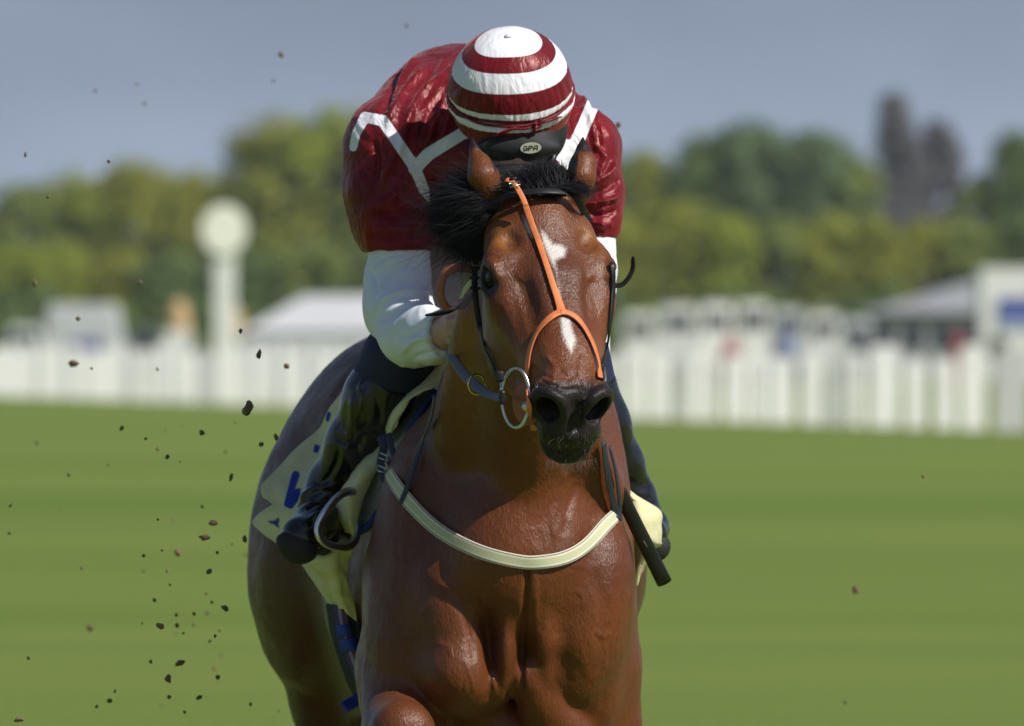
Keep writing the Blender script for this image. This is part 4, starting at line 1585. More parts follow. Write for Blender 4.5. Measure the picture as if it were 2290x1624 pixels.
        if side < 0:
            for pts, wd_, dp in [([(790, 880), (786, 950), (762, 1040)], 8, .005), ([(812, 850), (805, 870), (812, 890), (800, 935)], 4, .006),
                                 ([(745, 975), (775, 990), (810, 1000)], 5, -.006), ([(760, 1000), (745, 1050), (700, 1110)], 7, -.006),
                                 ([(670, 1120), (700, 1095), (745, 1085)], 6, .008), ([(680, 1140), (715, 1120), (750, 1115)], 5, -.009),
                                 ([(690, 1160), (720, 1148), (760, 1140)], 5, .006), ([(778, 1020), (790, 1050), (785, 1080)], 6, .005),
                                 ([(820, 960), (800, 1010), (802, 1060)], 6, -.006), ([(835, 860), (850, 930), (830, 980)], 9, -.004)]:
                fold(dsp, U, W, pts, wd_, dp)
        else:
            for pts, wd_, dp in [([(1385, 960), (1410, 1010), (1430, 1050)], 7, .004), ([(1400, 1075), (1430, 1085), (1455, 1080)], 6, -.008),
                                 ([(1395, 1095), (1430, 1105), (1460, 1100)], 5, .006), ([(1410, 1120), (1435, 1125), (1462, 1120)], 5, -.006)]:
                fold(dsp, U, W, pts, wd_ * 1.3, dp * 0.5)
        V = V + Nn * dsp[:, None]
        bt = npmesh('boot', V, Q, BOOT, rider)
        # navy stretch cuff above the boot
        F = field_uv(*((740, 1010, 710, 880) if side < 0 else (1220, 1400, 760, 900)), .98, 1.36, .0045)
        if side < 0:
            F.chain([P(925, 752, 1.12), P(893, 798, 1.14), P(862, 848, 1.16)], [.058, .068, .0655], .02)
            cutplane(F, P(905, 742, 1.12), P(925, 752, 1.12) - P(862, 848, 1.16), .10)
        else:
            F.chain([P(1288, 780, 1.15), P(1306, 855, 1.17)], [.064, .062], .02)
        V, Q = F.mesh(2)
        npmesh('boot_cuff', V, Q, NAVY, bt)
        # sole
        F = field_uv(*((590, 840, 1130, 1290) if side < 0 else (1380, 1520, 1150, 1290)), .98, 1.42, .0045)
        if side < 0:
            F.chain([P(668, 1222, 1.075), P(700, 1205, 1.15), P(745, 1215, 1.30)], [.036, .028, .030], .02)
            F.ell(P(662, 1222, 1.065), (.042, .03, .022), .015, R=rot_y(24))
        else:
            F.chain([P(1466, 1222, 1.08), P(1455, 1215, 1.18), P(1440, 1225, 1.30)], [.030, .026, .028], .02)
        V, Q = F.mesh(2)
        npmesh('sole', V, Q, SOLE, bt)

    # ---- helmet and its striped silk cover
    hc_ = P(1142, 212, .90)
    ax = Vector((-0.03, -0.53, 0.848)).normalized()
    xx = Vector((1, 0, 0))
    xx = (xx - ax * xx.dot(ax)).normalized()
    yy = ax.cross(xx)            # towards the back
    ff = -yy                     # towards the face
    n1, n2 = 150, 240
    V, att = [], []
    cent = hc_
    for i in range(n1 + 1):
        th = rad(118) * i / n1
        for j in range(n2):
            ph = 2 * math.pi * j / n2
            cf = max(0.0, math.cos(ph - 0.06))            # 1 at the forehead
            r = 0.1245
            ang = math.degrees(th)
            # egg shape: a little narrower and longer towards the top
            el = 1.0 + 0.085 * math.cos(th) - 0.02 * math.sin(th) ** 2
            r *= el
            # the drawstring pinches the cover, below it the silk puffs and follows the peak
            st = 86 + 3.5 * math.cos(ph) 
            r -= 0.0050 * math.exp(-((ang - st) / 2.0) ** 2)
            r += 0.0045 * math.exp(-((ang - st - 6) / 4.0) ** 2)
            pk = max(0.0, (ang - 93) / 18.0)
            r += (0.013 * cf ** 1.2) * min(1, pk) ** 1.1 - 0.004 * max(0, ang - 109) / 9
            # creases
            w = noise.noise(Vector((math.cos(ph) * 2.2, math.sin(ph) * 2.2, th * 1.6)))
            pl = abs(noise.noise(Vector((math.cos(ph) * 9 + w, math.sin(ph) * 9 + w, th * 1.2 + 7))))
            low = min(1.0, max(0.0, (ang - 28) / 40))
            r += (0.0020 * w) * (0.3 + low) - 0.0022 * (1 - pl) ** 6 * low
            d_ = ax * math.cos(th) + (ff * math.cos(ph) + xx * math.sin(ph)) * math.sin(th)
            V.append(cent + d_ * r)
            att.append((ang, ph))
    Q = [(i * n2 + j, i * n2 + (j + 1) % n2, (i + 1) * n2 + (j + 1) % n2, (i + 1) * n2 + j) for i in range(n1) for j in range(n2)]
    V = np.array([list(v) for v in V])
    A = np.array(att)
    ang, ph = A[:, 0], A[:, 1]
    wob = 1.2 * np.sin(ph * 2 + 1) + 1.0 * np.sin(ph * 3.0 + 2)
    e = ang + wob
    # distance in degrees to the white rings
    def ring(a, b):
        return np.maximum(a - e, e - b)
    bd = np.minimum(ring(-50, 28.5), ring(43, 61))
    bd = np.minimum(bd, ring(79.5, 85.5 + 1.5 * np.sin(ph)))
    bd = np.minimum(bd, ring(89.5, 97))
    # inner surface gives the cloth its thickness
    c3 = np.array(list(cent))
    V2 = c3 + (V - c3) * 0.985
    nV = len(V)
    Qa = np.array(Q)
    rim = np.array([(n1 * n2 + j, n1 * n2 + (j + 1) % n2, n1 * n2 + (j + 1) % n2 + nV, n1 * n2 + j + nV) for j in range(n2)])
    npmesh('helmet_cover', np.concatenate([V, V2]), np.concatenate([Qa, Qa[:, ::-1] + nV, rim]), SATIN2, rider, dict(band=np.concatenate([bd, bd]) * 1.9))
    cover = [o for o in rider.children if o.name.startswith('helmet_cover')][0]
    # drawstring with a knot
    q = MB()
    pts = []
    for j in range(72):
        p_ = 2 * math.pi * j / 72
        a_ = rad(86 + 3.5 * math.cos(p_))
        pts.append(cent + (ax * math.cos(a_) + (ff * math.cos(p_) + xx * math.sin(p_)) * math.sin(a_)) * (0.1225 + .001 * math.sin(9 * p_)))
    q.tube(pts, 0.0028, 8, closed=True)

    def on(p_, a_, r_):
        a_ = rad(a_)
        return cent + (ax * math.cos(a_) + (ff * math.cos(p_) + xx * math.sin(p_)) * math.sin(a_)) * r_
    b0 = 0.40
    for k in range(5):
        q.tube([on(b0 + .05 * math.cos(k * 1.4), 89 + 2 * math.sin(k * 1.4), .128), on(b0 + .06 * math.cos(k * 1.4 + 1.2), 89 + 2.2 * math.sin(k * 1.4 + 1.2), .133), on(b0 + .05 * math.cos(k * 1.4 + 2.4), 89 + 2 * math.sin(k * 1.4 + 2.4), .128)], .004, 8)
    q.tube([on(b0, 89.0, .130), on(b0 - .18, 91.0, .130), on(b0 - .36, 90.0, .128), on(b0 - .55, 94.0, .130), on(b0 - .66, 98.0, .130)], [.004, .005, .006, .0065, .003], 8, flat=.5)
    q.tube([on(b0, 89.0, .130), on(b0 + .16, 88.0, .131), on(b0 + .3, 89.0, .130), on(b0 + .46, 91.0, .130)], [.004, .0055, .006, .003], 8, flat=.5)
    q.tube([on(b0, 89.0, .131), on(b0 - .05, 93.0, .134), on(b0 - .08, 95.5, .133)], [.004, .004, .002], 8)
    q.tube([on(b0, 89.0, .131), on(b0 + .06, 85.0, .133), on(b0 + .07, 82.5, .131)], [.004, .003, .001], 8)
    rm = satin('maroon_cord', False)
    q.build('drawstring', rm, cover)
    # small loop where the bobble was
    q = MB()
    tp_ = on(0.0, 3, .1300)
    q.tube([tp_ + xx * -.006, tp_ + xx * -.005 + ax * .007, tp_ + xx * .005 + ax * .007, tp_ + xx * .006], .0022, 8, flat=2.2)
    q.build('loop', WHITE, cover)
    # black shell below the cover
    F = field_uv(1000, 1310, 230, 420, .72, 1.06, .0036)
    F.ell(P(1158, 292, .915), (.096, .104, .084), .01)
    F.ell(P(1160, 330, .830), (.082, .030, .026), .03)             # peak over the brow
    F.ell(P(1158, 428, .86), (.066, .12, .040), .03, sub=True)
    V, Q = F.mesh(2)
    hl = npmesh('helmet', V, Q, HELM, rider)
    # harness, and oversized goggles whose dark lens stands in for shade on the face
    q = MB()
    q.tube([P(1072, 330, .86), P(1085, 362, .84), P(1112, 398, .84), P(1150, 412, .83)], .0045, 8, flat=2)
    q.tube([P(1240, 330, .86), P(1232, 362, .85), P(1205, 398, .85), P(1165, 412, .83)], .0045, 8, flat=2)
    q.build('chin_strap', BLACKL, hl)
    q = MB()
    pr = []
    for i in range(17):
        a_ = -1 + 2 * i / 16
        pr.append(P(1155 + 66 * a_, 382 + 3 * a_ * a_, .785 + .055 * a_ * a_))
    q.tube(pr, [.010 + .013 * (1 - abs(-1 + 2 * i / 16) ** 3) for i in range(17)], 10, flat=.6)
    q.build('goggles', leather('smoked_lens', (0.02, 0.02, 0.018), 0.1, 0.8, 1.0), rider)
    # badge with its lettering
    bc = P(1187, 331, 0)
    dd = (bc - CAM).normalized()
    HT = BVHTree.FromPolygons([Vector(v) for v in V], Q.tolist())
    loc, nor, _, _ = HT.ray_cast(CAM, dd)
    if loc is not None:
        if nor.dot(dd) > 0:
            nor = -nor
        zc = (Vector((0, 0, 1)) - nor * nor.z).normalized()
        xc = zc.cross(nor).normalized() * -1
        xc = Vector((xc.x, xc.y, xc.z))
        if xc.x < 0:
            xc = -xc
        zc = -zc if zc.z < 0 else zc
        xc = (xc + zc * 0.06).normalized()
        q = MB()
        n = 32
        vs = [loc + nor * h_ + xc * (.0205 * math.cos(2 * math.pi * i / n)) + zc * (.0105 * math.sin(2 * math.pi * i / n)) for h_ in (-.004, .0016) for i in range(n)]
        q.add(vs, [tuple(range(n - 1, -1, -1)), tuple(range(n, 2 * n))] + [(i, (i + 1) % n, n + (i + 1) % n, n + i) for i in range(n)])
        bo = q.build('badge', simple('badge_cream', (0.42, 0.43, 0.30), 0.5, var=0.05), hl, smooth=False)
        segs = {'G': [((1, .9), (.15, .9)), ((.15, .9), (0, .75)), ((0, .75), (0, .1)), ((0, .1), (1, .1)), ((1, .1), (1, .5)), ((1, .5), (.5, .5))],
                'P': [((0, 0), (0, .9)), ((0, .9), (.9, .9)), ((.9, .9), (1, .75)), ((1, .75), (1, .5)), ((1, .5), (.1, .45))],
                'A': [((0, 0), (0, .6)), ((0, .6), (.35, .9)), ((.35, .9), (1, .9)), ((1, .9), (1, 0)), ((0, .4), (1, .4))]}
        q = MB()
        for k, chx in enumerate('GPA'):
            ox = (-1.5 + k) * .0098 + .0012
            for (a_, b_), (c_, d_) in segs[chx]:
                p0 = loc + nor * .0022 + xc * (ox + a_ * .0068) + zc * ((a_ * 0 + b_ - .48) * .0098)
                p1 = loc + nor * .0022 + xc * (ox + c_ * .0068) + zc * ((d_ - .48) * .0098)
                q.tube([p0, p1], .0008, 6)
        q.build('lettering', HELM, bo)


if 'rider' not in SKIP:
    build_rider()
#@@TACK
# ------------------------------------------------------------------ hair
HAIRM, ht_, hb_ = nmat('black_hair')
hz_ = noise_n(ht_, 300, 2)
ht_.links.new(mixc(ht_, hz_, (0.006, 0.006, 0.008), (0.016, 0.015, 0.018)), hb_.inputs['Base Color'])
hb_.inputs['Roughness'].default_value = 0.45
hb_.inputs['Specular IOR Level'].default_value = 0.34


def strands(mb, roots, tips, n, r0, rg, curl=0.02, mid=None, seg=6, spread=0.012, lift=0.0):
    """locks between root and tip curves; every hair a thin tapering 3-sided tube"""
    for i in range(n):
        a = rg.random()
        ra = cat_rom(roots, 12)
        ta = cat_rom(tips, 12)
        p0 = Vector(ra[min(len(ra) - 1, int(a * (len(ra) - 1)))])
        b_ = min(1, max(0, a + rg.gauss(0, 0.10)))
        p2 = Vector(ta[min(len(ta) - 1, int(b_ * (len(ta) - 1)))])
        p0 = p0 + Vector((rg.gauss(0, spread), rg.gauss(0, spread), rg.gauss(0, spread * .6)))
        p2 = p2 + Vector((rg.gauss(0, spread * 1.6), rg.gauss(0, spread * 1.6), rg.gauss(0, spread * 1.6)))
        f = rg.uniform(0.6, 1.08)
        p2 = p0 + (p2 - p0) * f
        m_ = (p0 + p2) / 2 + Vector((rg.gauss(0, curl * .5), rg.gauss(0, curl * .5), lift + rg.gauss(0, curl * .5)))
        pts = []
        for k in range(seg + 1):
            t = k / seg
            pts.append(p0 * (1 - t) ** 2 + m_ * 2 * t * (1 - t) + p2 * t * t)
        mb.tube(pts, [r0 * (1 - 0.85 * (k / seg) ** 2) for k in range(seg + 1)], 3, cap=False)


def comb(mb, V, Nn, n, flow, ln, r0, rg, lift=0.25, droop=0.0, jitter=0.25, off=-0.004):
    """hair combed over a core surface: each hair leaves the surface along the flow"""
    for i in range(n):
        k = rg.randrange(len(V))
        p = Vector(V[k])
        nn = Vector(Nn[k])
        f = flow(p)
        f = (f + Vector((rg.gauss(0, jitter), rg.gauss(0, jitter), rg.gauss(0, jitter)))).normalized()
        t = (f - nn * f.dot(nn) * 0.85).normalized()
        L_ = ln * rg.uniform(0.5, 1.25)
        w = Vector((rg.gauss(0, .1), rg.gauss(0, .1), rg.gauss(0, .1)))
        pts = []
        p = p + nn * off
        for j in range(6):
            q_ = j / 5
            pts.append(p + (t * (q_ * L_)) + nn * (lift * L_ * (q_ - .75 * q_ * q_)) + (w + Vector((0, 0, -droop))) * L_ * q_ * q_)
        mb.tube(pts, [r0, r0, r0 * .9, r0 * .75, r0 * .5, r0 * .15], 3, cap=False)


def build_hair():
    rg = random.Random(11)
    # forelock and mane between the ears, blown to picture left
    q = MB()
    F = field_uv(1080, 1330, 320, 480, .30, .66, .005)
    F.ell(P(1222, 410, .47), (.046, .062, .030), .03)
    F.ell(P(1165, 420, .46), (.050, .040, .012), .02)
    F.ell(P(1262, 420, .46), (.034, .035, .010), .02)
    V, Q = F.mesh(1)
    Nn = vnormals(V, Q)
    q.add([tuple(v) for v in V], [tuple(f) for f in Q])
    c_ = P(1225, 450, .39)

    def fl(p):
        d = (p - c_)
        return Vector((d.x * 1.0 - .012, d.y * .55, abs(d.z) + .03)).normalized()
    comb(q, V, Nn, 7500, fl, .046, .0006, rg, .16, .20, .09)
    strands(q, [P(1165, 434, .385), P(1200, 438, .38), P(1240, 438, .38), P(1262, 434, .385)], [P(1085, 440, .43), P(1150, 400, .43), P(1215, 372, .43), P(1262, 392, .43)], 700, .0008, rg, .008, lift=.022, spread=.006)
    strands(q, [P(1222, 430, .38), P(1245, 432, .38), P(1262, 428, .385)], [P(1324, 442, .38), P(1326, 432, .38), P(1322, 422, .385)], 420, .0008, rg, .005, spread=.004, lift=.022)
    q.build('forelock', HAIRM, horse)
    # tuft of mane thrown out to the left of the poll
    q = MB()
    F = field_uv(960, 1180, 360, 600, .36, .70, .005)
    F.ell(P(1085, 464, .48), (.062, .055, .046), .03, R=rot_y(20))
    F.ell(P(1050, 470, .49), (.036, .045, .040), .03)
    F.ell(P(1078, 512, .50), (.028, .04, .034), .03)
    F.cone(P(1150, 436, .45), P(1085, 458, .47), .022, .042, .03)
    V, Q = F.mesh(1)
    Nn = vnormals(V, Q)
    q.add([tuple(v) for v in V], [tuple(f) for f in Q])
    r_ = P(1165, 432, .42)

    def fm(p):
        d = (p - r_)
        d.y *= .5
        return (d.normalized() + Vector((-.15, 0, -.02))).normalized()
    comb(q, V, Nn, 9500, fm, .055, .0006, rg, .22, .12, .13)
    comb(q, V, Nn, 700, fm, .115, .00045, rg, .40, .10, .30)
    strands(q, [P(1110, 425, .46), P(1075, 440, .47), P(1050, 462, .47)], [P(1012, 375, .52), P(990, 402, .52), P(985, 440, .52)], 260, .0006, rg, .03, spread=.012, lift=.01)
    strands(q, [P(1060, 480, .47), P(1070, 520, .48)], [P(1000, 520, .5), P(1052, 572, .5)], 260, .0006, rg, .02, spread=.012)
    q.build('mane', HAIRM, horse)
    # crest of the mane lying along the neck behind
    # whiskers and chin hair
    wm = simple('whisker', (0.12, 0.10, 0.075), 0.4, var=0.3)
    q = MB()
    for i in range(90):
        u, v = rg.uniform(1225, 1330), rg.uniform(960, 1040)
        l, n_ = drape(u, v, 0, .35)
        if l.y > .3:
            continue
        d_ = (n_ + Vector((rg.gauss(0, .5), -.1, rg.gauss(-.3, .5)))).normalized()
        ln = rg.choice([.004, .006, .008, .011, .018])
        q.tube([l, l + d_ * ln * .6, l + d_ * ln + Vector((0, 0, -ln * .25))], [.00026, .00018, .00008], 3, cap=False)
    for i in range(75):
        u = rg.uniform(1222, 1332)
        l, n_ = drape(u, 1042 - abs(u - 1270) * .22, 0, .35)
        if l.y > .35:
            continue
        d_ = Vector((rg.gauss((u - 1275) / 180, .25), rg.gauss(-.1, .2), -1)).normalized()
        ln = rg.uniform(.003, .012) if rg.random() < .6 else rg.uniform(.012, .028)
        q.tube([l - Vector((0, -.004, -.003)), l + d_ * ln * .6, l + d_ * ln], [.00026, .00018, .00008], 3, cap=False)
    for (u, v, du, dv) in [(1345, 860, 45, -12), (1350, 880, 30, 12), (1335, 965, 40, 8), (1332, 972, 34, 10), (1330, 980, 30, 2), (1330, 990, 28, 16), (1330, 1000, 24, 2), (1325, 960, 36, -4)]:
        l, n_ = drape(u, v, 0, .3)
        if l.y < .3:
            e = l + Vector((du / 1200, -.02, -dv / 1200))
            q.tube([l, (l + e) / 2 + Vector((0, 0, .003)), e], [.0005, .0004, .0001], 3, cap=False)
    q.build('whiskers', wm, horse)
    # eyelashes
    q = MB()
    for s_ in (-1, 1):
        for i in range(16):
            t_ = i / 15
            l = H(s_ * .121, .152 + .034 * t_, -.036 - .004 * abs(t_ - .4))
            d_ = (_b * s_ * 1.0 + _n * .5 + _f * rg.uniform(-.1, .5)).normalized()
            q.tube([l, l + d_ * .004, l + d_ * .007 + Vector((0, 0, -.002))], [.0003, .0002, .0001], 3, cap=False)
    q.build('eyelashes', HAIRM, horse)


def build_tack():
    # ---- bridle
    br = empty('bridle', HO, 'black leather racing bridle with an orange strap down the horse face', 'bridle')
    L, Nn = path_drape([(1066, 575), (1070, 545), (1090, 505), (1118, 474), (1152, 456), (1195, 449), (1240, 449), (1282, 456), (1303, 470), (1318, 495)], .026, 6, 6, .5)
    band(L, Nn, .0145, .004).build('browband', BLACKL, br)
    L, Nn = path_drape([(1066, 570), (1061, 610), (1063, 660), (1070, 715), (1088, 775), (1108, 815), (1117, 842)], .006, 6, 4, .52)
    ck = band(L, Nn, .0115, .0035).build('cheekpiece', BLACKL, br)
    strap('cheekpiece', [(1368, 590), (1367, 650), (1360, 720), (1352, 775), (1344, 815), (1343, 850)], .0105, BLACKL, br, .0035, .005, 6, 3, .52)
    # buckles on the left cheekpiece
    q = MB()
    for (u, v) in ((1066, 562), (1064, 585)):
        l, n_ = drape(u, v, .011, .5)
        c = [l + _b * a * .0075 + _f * bb * .010 + n_ * .002 for a, bb in ((-1, -1), (1, -1), (1, 1), (-1, 1))]
        q.tube(c, .0011, 6, closed=True)
    q.build('buckle', STEEL, br)
    q = MB()
    for (u, v) in ((1062, 600), (1061, 622), (1063, 645)):
        l, n_ = drape(u, v, .010, .5)
        q.box(l, (.020, .012, .006), bev=.001)
    q.build('keeper', BLACKL, br, smooth=False, bevel=.0012)
    # loose strap ends that fly out on both sides
    L = [P(*p) for p in cat_rom([(1066, 622, .385), (1060, 650, .33), (1042, 677, .27), (1012, 695, .21), (952, 705, .15)], 8)]
    w = [.010, .011] + [.0125] * (len(L) - 6) + [.011, .009, .006, .004]
    band(L, [Vector((-.45, -1, -.4)).normalized()] * len(L), w[:len(L)], .0028).build('strap_end', MATL, br)
    L = [P(*p) for p in cat_rom([(1354, 624, .36), (1368, 636, .355), (1388, 638, .35), (1404, 624, .35), (1415, 602, .355), (1416, 574, .36)], 8)]
    Nn = [Vector((-.5 * (i / len(L)) - .1, -.55, .8 - .9 * (i / len(L)))).normalized() for i in range(len(L))]
    band(L, Nn, [.0115] * (len(L) - 3) + [.011, .009, .006], .0028).build('strap_end', BLACKL, br)
    # orange face strap and noseband
    og = path_drape([(1132, 402), (1146, 408), (1160, 425), (1170, 446), (1176, 462)], .012, 6, 4, .46)
    L, Nn = og
    L = [P(1132, 402, .372), P(1140, 404, .366), P(1150, 411, .360), P(1160, 426, .352), P(1169, 443, .343), P(1176, 460, .336)]
    L = [Vector(x) for x in cat_rom(L, 5)]
    Nn = [Vector((-.05, -.8, .6)).normalized()] * len(L)
    band(L, Nn, .0105, .003).build('top_strap', ORANGE, br)
    q = MB()
    for u, v, Y in ((1149, 410, .352), (1147, 407, .355)):
        pass
    c0 = P(1150, 412, .350)
    cx = Vector((.95, 0, .25)).normalized()
    cz = Vector((.25, -.3, -.92)).normalized()
    q.tube([c0 + cx * -.009 + cz * -.003, c0 + cx * .011 + cz * -.003, c0 + cx * .011 + cz * .004, c0 + cx * -.009 + cz * .004], .0013, 6, closed=True)
    q.build('buckle', STEEL, br)
    q = MB()
    q.tube([c0 + cx * -.007 + cz * -.011, c0 + cx * .008 + cz * -.010], .0035, 8, flat=.8)
    q.build('keeper', BLACKL, br)
    L, Nn = path_drape([(1176, 460), (1188, 497), (1203, 540), (1218, 585), (1233, 632), (1245, 668), (1252, 690), (1255, 705)], .006, 6, 3, .5)
    k = len(L)
    band(L, Nn, [.0115 + .0045 * (i / k) ** 4 * 2 for i in range(k)], .0034).build('face_strap', ORANGE, br)
    ls = [(1259, 700), (1240, 708), (1222, 724), (1203, 750), (1190, 785), (1184, 820), (1183, 858), (1186, 895), (1190, 935), (1193, 962)]
    L, Nn = path_drape(ls, .006, 6, 3, .40)
    k = len(L)
    band(L, Nn, [.0135 - .002 * i / k for i in range(k)], .0036).build('noseband', ORANGE, br)
    L, Nn = path_drape([(1252, 702), (1270, 704), (1290, 718), (1308, 745), (1322, 775), (1331, 805), (1336, 832), (1340, 850)], .006, 6, 3, .40)
    k = len(L)
    band(L, Nn, [.0130 - .0025 * i / k for i in range(k)], .0036).build('noseband', ORANGE, br)
    # bit: ring, bar, mouthpiece knob, rubber guard
    rY = .20
    ctr = P(1152, 890, rY)
    q = MB()
    pts = []
    for i in range(48):
        a = 2 * math.pi * i / 48
        pts.append(P(1154 + 31 * math.cos(a) + 6 * math.sin(a) * -1 * 0, 890 + 66 * math.sin(a), rY - .02 * math.cos(a)))
    q.tube(pts, .0034, 10, closed=True)
    q.tube([P(1122, 855, rY + .02), P(1123, 895, rY + .02)], .0034, 8)
    q.build('bit_ring', STEEL, br)
    ball('bit_knob', P(1179, 909, rY - .035), .0105, STEEL, br, 20)
    q = MB()
    n_ = Vector((-.75, -.6, -.1)).normalized()
    c0 = P(1178, 905, rY + .012)
    a1 = n_.orthogonal().normalized()
    b1 = n_.cross(a1)
    for rr, h0, h1 in ((.040, -.002, .003),):
        vs = [c0 + n_ * h_ + (a1 * math.cos(2 * math.pi * i / 40) + b1 * math.sin(2 * math.pi * i / 40)) * rr for h_ in (h0, h1) for i in range(40)]
        q.add(vs, [tuple(range(39, -1, -1)), tuple(range(40, 80))] + [(i, (i + 1) % 40, 40 + (i + 1) % 40, 40 + i) for i in range(40)])
    q.build('bit_guard', TANL, br, bevel=.001)
    # right bit ring, just showing beside the mouth
    q = MB()
    q.tube([P(1343 + 10 * math.cos(2 * math.pi * i / 32), 846 + 34 * math.sin(2 * math.pi * i / 32), .24 + .03 * math.cos(2 * math.pi * i / 32)) for i in range(32)], .003, 8, closed=True)
    q.build('bit_ring', STEEL, br)
    # reins
    L = [P(*p) for p in cat_rom([(1126, 893, .20), (1105, 887, .25), (1082, 876, .32), (1058, 858, .40), (1035, 833, .50), (1014, 803, .62), (1006, 782, .70), (1016, 765, .76)], 7)]
    k = len(L)
    Nn = [Vector((-.55, -.6, .55)).normalized()] * k
    band(L, Nn, [.014 + .006 * math.sin(math.pi * min(1, i / k * 1.1)) for i in range(k)], .005).build('rein', GREYL, br)
    q = MB()
    q.box(P(1123, 889, .19), (.013, .018, .028))
    q.box(P(1118, 842, .20), (.016, .014, .022))
    q.build('rein_keeper', BLACKL, br, smooth=False, bevel=.005)
    q = MB()
    q.tube([P(1066 + 18 * math.cos(2 * math.pi * i / 32), 860 + 22 * math.sin(2 * math.pi * i / 32), .37 + .012 * math.cos(2 * math.pi * i / 32)) for i in range(32)], .0026, 8, closed=True)
    q.build('martingale_ring', BRASS, br)
    L = [P(*p) for p in cat_rom([(1050, 768, .78), (1022, 700, .80), (1000, 690, .79), (985, 660, .78), (990, 620, .775), (1012, 602, .77), (1040, 600, .77), (1075, 608, .77), (1110, 640, .76), (1150, 700, .74), (1210, 770, .74), (1306, 815, .80)], 7)]
    k = len(L)
    Nn = []
    for i in range(k):
        t = (L[min(i + 1, k - 1)] - L[max(i - 1, 0)]).normalized()
        Nn.append(t.cross(Vector((0, 1, 0.15))).normalized())
    sd = [Vector((0, -1, 0)) * .6 + n_ * .6 for n_ in Nn]
    band(L, [x.normalized() for x in sd], .021, .006).build('rein_loop', TANL, br)

    # ---- breastplate
    bp = empty('breastplate', P(1180, 1250, .75), 'pale green webbing breastplate with fine dark edge lines across the horse chest', 'breastplate')
    wm_, t, b = nmat('webbing')
    a = attr(t, 'across')
    ab = math_n(t, 'ABSOLUTE', a)
    ob = t.nodes.new('ShaderNodeTexCoord').outputs['Object']
    wv = noise_n(t, 900, 2, .5, ob)
    c = mixc(t, mapr(t, wv, .3, .7), (.46, .465, .27), (.58, .585, .38))
    c = mixc(t, math_n(t, 'COMPARE', ab, .56, .075), c, (.72, .74, .70))
    c = mixc(t, math_n(t, 'COMPARE', ab, .80, .05), c, (.16, .07, .05))
    c = mixc(t, math_n(t, 'GREATER_THAN', ab, .86), c, (.62, .60, .50))
    t.links.new(c, b.inputs['Base Color'])
    b.inputs['Roughness'].default_value = .8
    bump(t, b, wv, .4, .0006)
    pts = [(862, 1022), (875, 1055), (900, 1098), (935, 1143), (985, 1187), (1040, 1219), (1100, 1243), (1160, 1255), (1210, 1257), (1260, 1249), (1305, 1222), (1345, 1182), (1374, 1148)]
    L, Nn = path_drape(pts, .010, 8, 26, 1.3)
    m = len(L)
    V, at_ = [], []
    nw = 13
    for i in range(m):
        tt = (L[min(i + 1, m - 1)] - L[max(i - 1, 0)]).normalized()
        n_ = (Nn[i] - tt * Nn[i].dot(tt)).normalized()
        s1 = tt.cross(n_)
        for sgn in (1, -1):
            for j in range(nw):
                x_ = -1 + 2 * j / (nw - 1)
                V.append(L[i] + s1 * x_ * .0135 + n_ * (sgn * .0022 * (1 - .5 * abs(x_) ** 6)))
                at_.append(x_)
    Q = []
    st = 2 * nw
    for i in range(m - 1):
        for j in range(nw - 1):
            Q.append((i * st + j, i * st + j + 1, (i + 1) * st + j + 1, (i + 1) * st + j))
            Q.append((i * st + nw + j + 1, i * st + nw + j, (i + 1) * st + nw + j, (i + 1) * st + nw + j + 1))
        Q.append((i * st + nw, i * st, (i + 1) * st, (i + 1) * st + nw))
        Q.append((i * st + nw - 1, i * st + st - 1, (i + 1) * st + st - 1, (i + 1) * st + nw - 1))
    for i in (0, m - 1):
        for j in range(nw - 1):
            Q.append((i * st + j, i * st + j + 1, i * st + nw + j + 1, i * st + nw + j))
    npmesh('chest_strap', np.array([list(v) for v in V]), np.array(Q), wm_, bp, dict(across=np.array(at_)))
    nk = leather('dark_blue_strap', (.022, .026, .036), .45)
    strap('neck_strap', [(985, 885), (978, 930), (958, 985), (935, 1050), (915, 1105), (905, 1130)], .0125, nk, bp, .003, .012, 6, 5, 1.2)
    strap('neck_strap', [(1338, 985), (1346, 1040), (1358, 1100), (1370, 1140), (1374, 1168)], .015, nk, bp, .003, .012, 6, 4, 1.2)
    strap('neck_strap', [(1352, 1000), (1366, 1050), (1375, 1100), (1378, 1150)], .010, nk, bp, .003, .010, 6, 4, 1.2)
    # buckled attachment straps beside the saddle
    L = [P(*p) for p in cat_rom([(852, 975, 1.04), (858, 1000, 1.02), (852, 1030, 1.00), (856, 1060, .985), (870, 1090, .97), (878, 1098, .965)], 6)]
    band(L, [Vector((-.3, -1, .1)).normalized()] * len(L), .017, .004).build('buckle_strap', nk, bp)
    L = [P(*p) for p in cat_rom([(868, 970, 1.03), (875, 1000, 1.01), (884, 1030, .985), (866, 1040, .98)], 6)]
    band(L, [Vector((-.3, -1, .1)).normalized()] * len(L), .013, .004).build('buckle_strap', nk, bp)
    q = MB()
    for (u, v) in ((857, 1022), (853, 1050)):
        q.tube([P(u - 7, v - 9, .975), P(u + 9, v - 2, .97), P(u + 6, v + 8, .97), P(u - 10, v + 2, .975)], .0016, 6, closed=True)
    q.build('buckle', STEEL, bp)

    # ---- saddle with pad, girth and stirrups
    sd = empty('saddle', P(1090, 780, 1.45), 'light racing saddle with grey padded panel edged in blue, dark girth and metal stirrups', 'saddle')
    F = field_uv(940, 1250, 700, 860, 1.15, 1.85, .008)
    F.ell(P(1100, 800, 1.5), (.13, .28, .035), .03)
    F.ell(P(1110, 775, 1.26), (.05, .06, .035), .04)
    F.ell(P(1085, 770, 1.72), (.12, .08, .03), .04)
    V, Q = F.mesh(1)
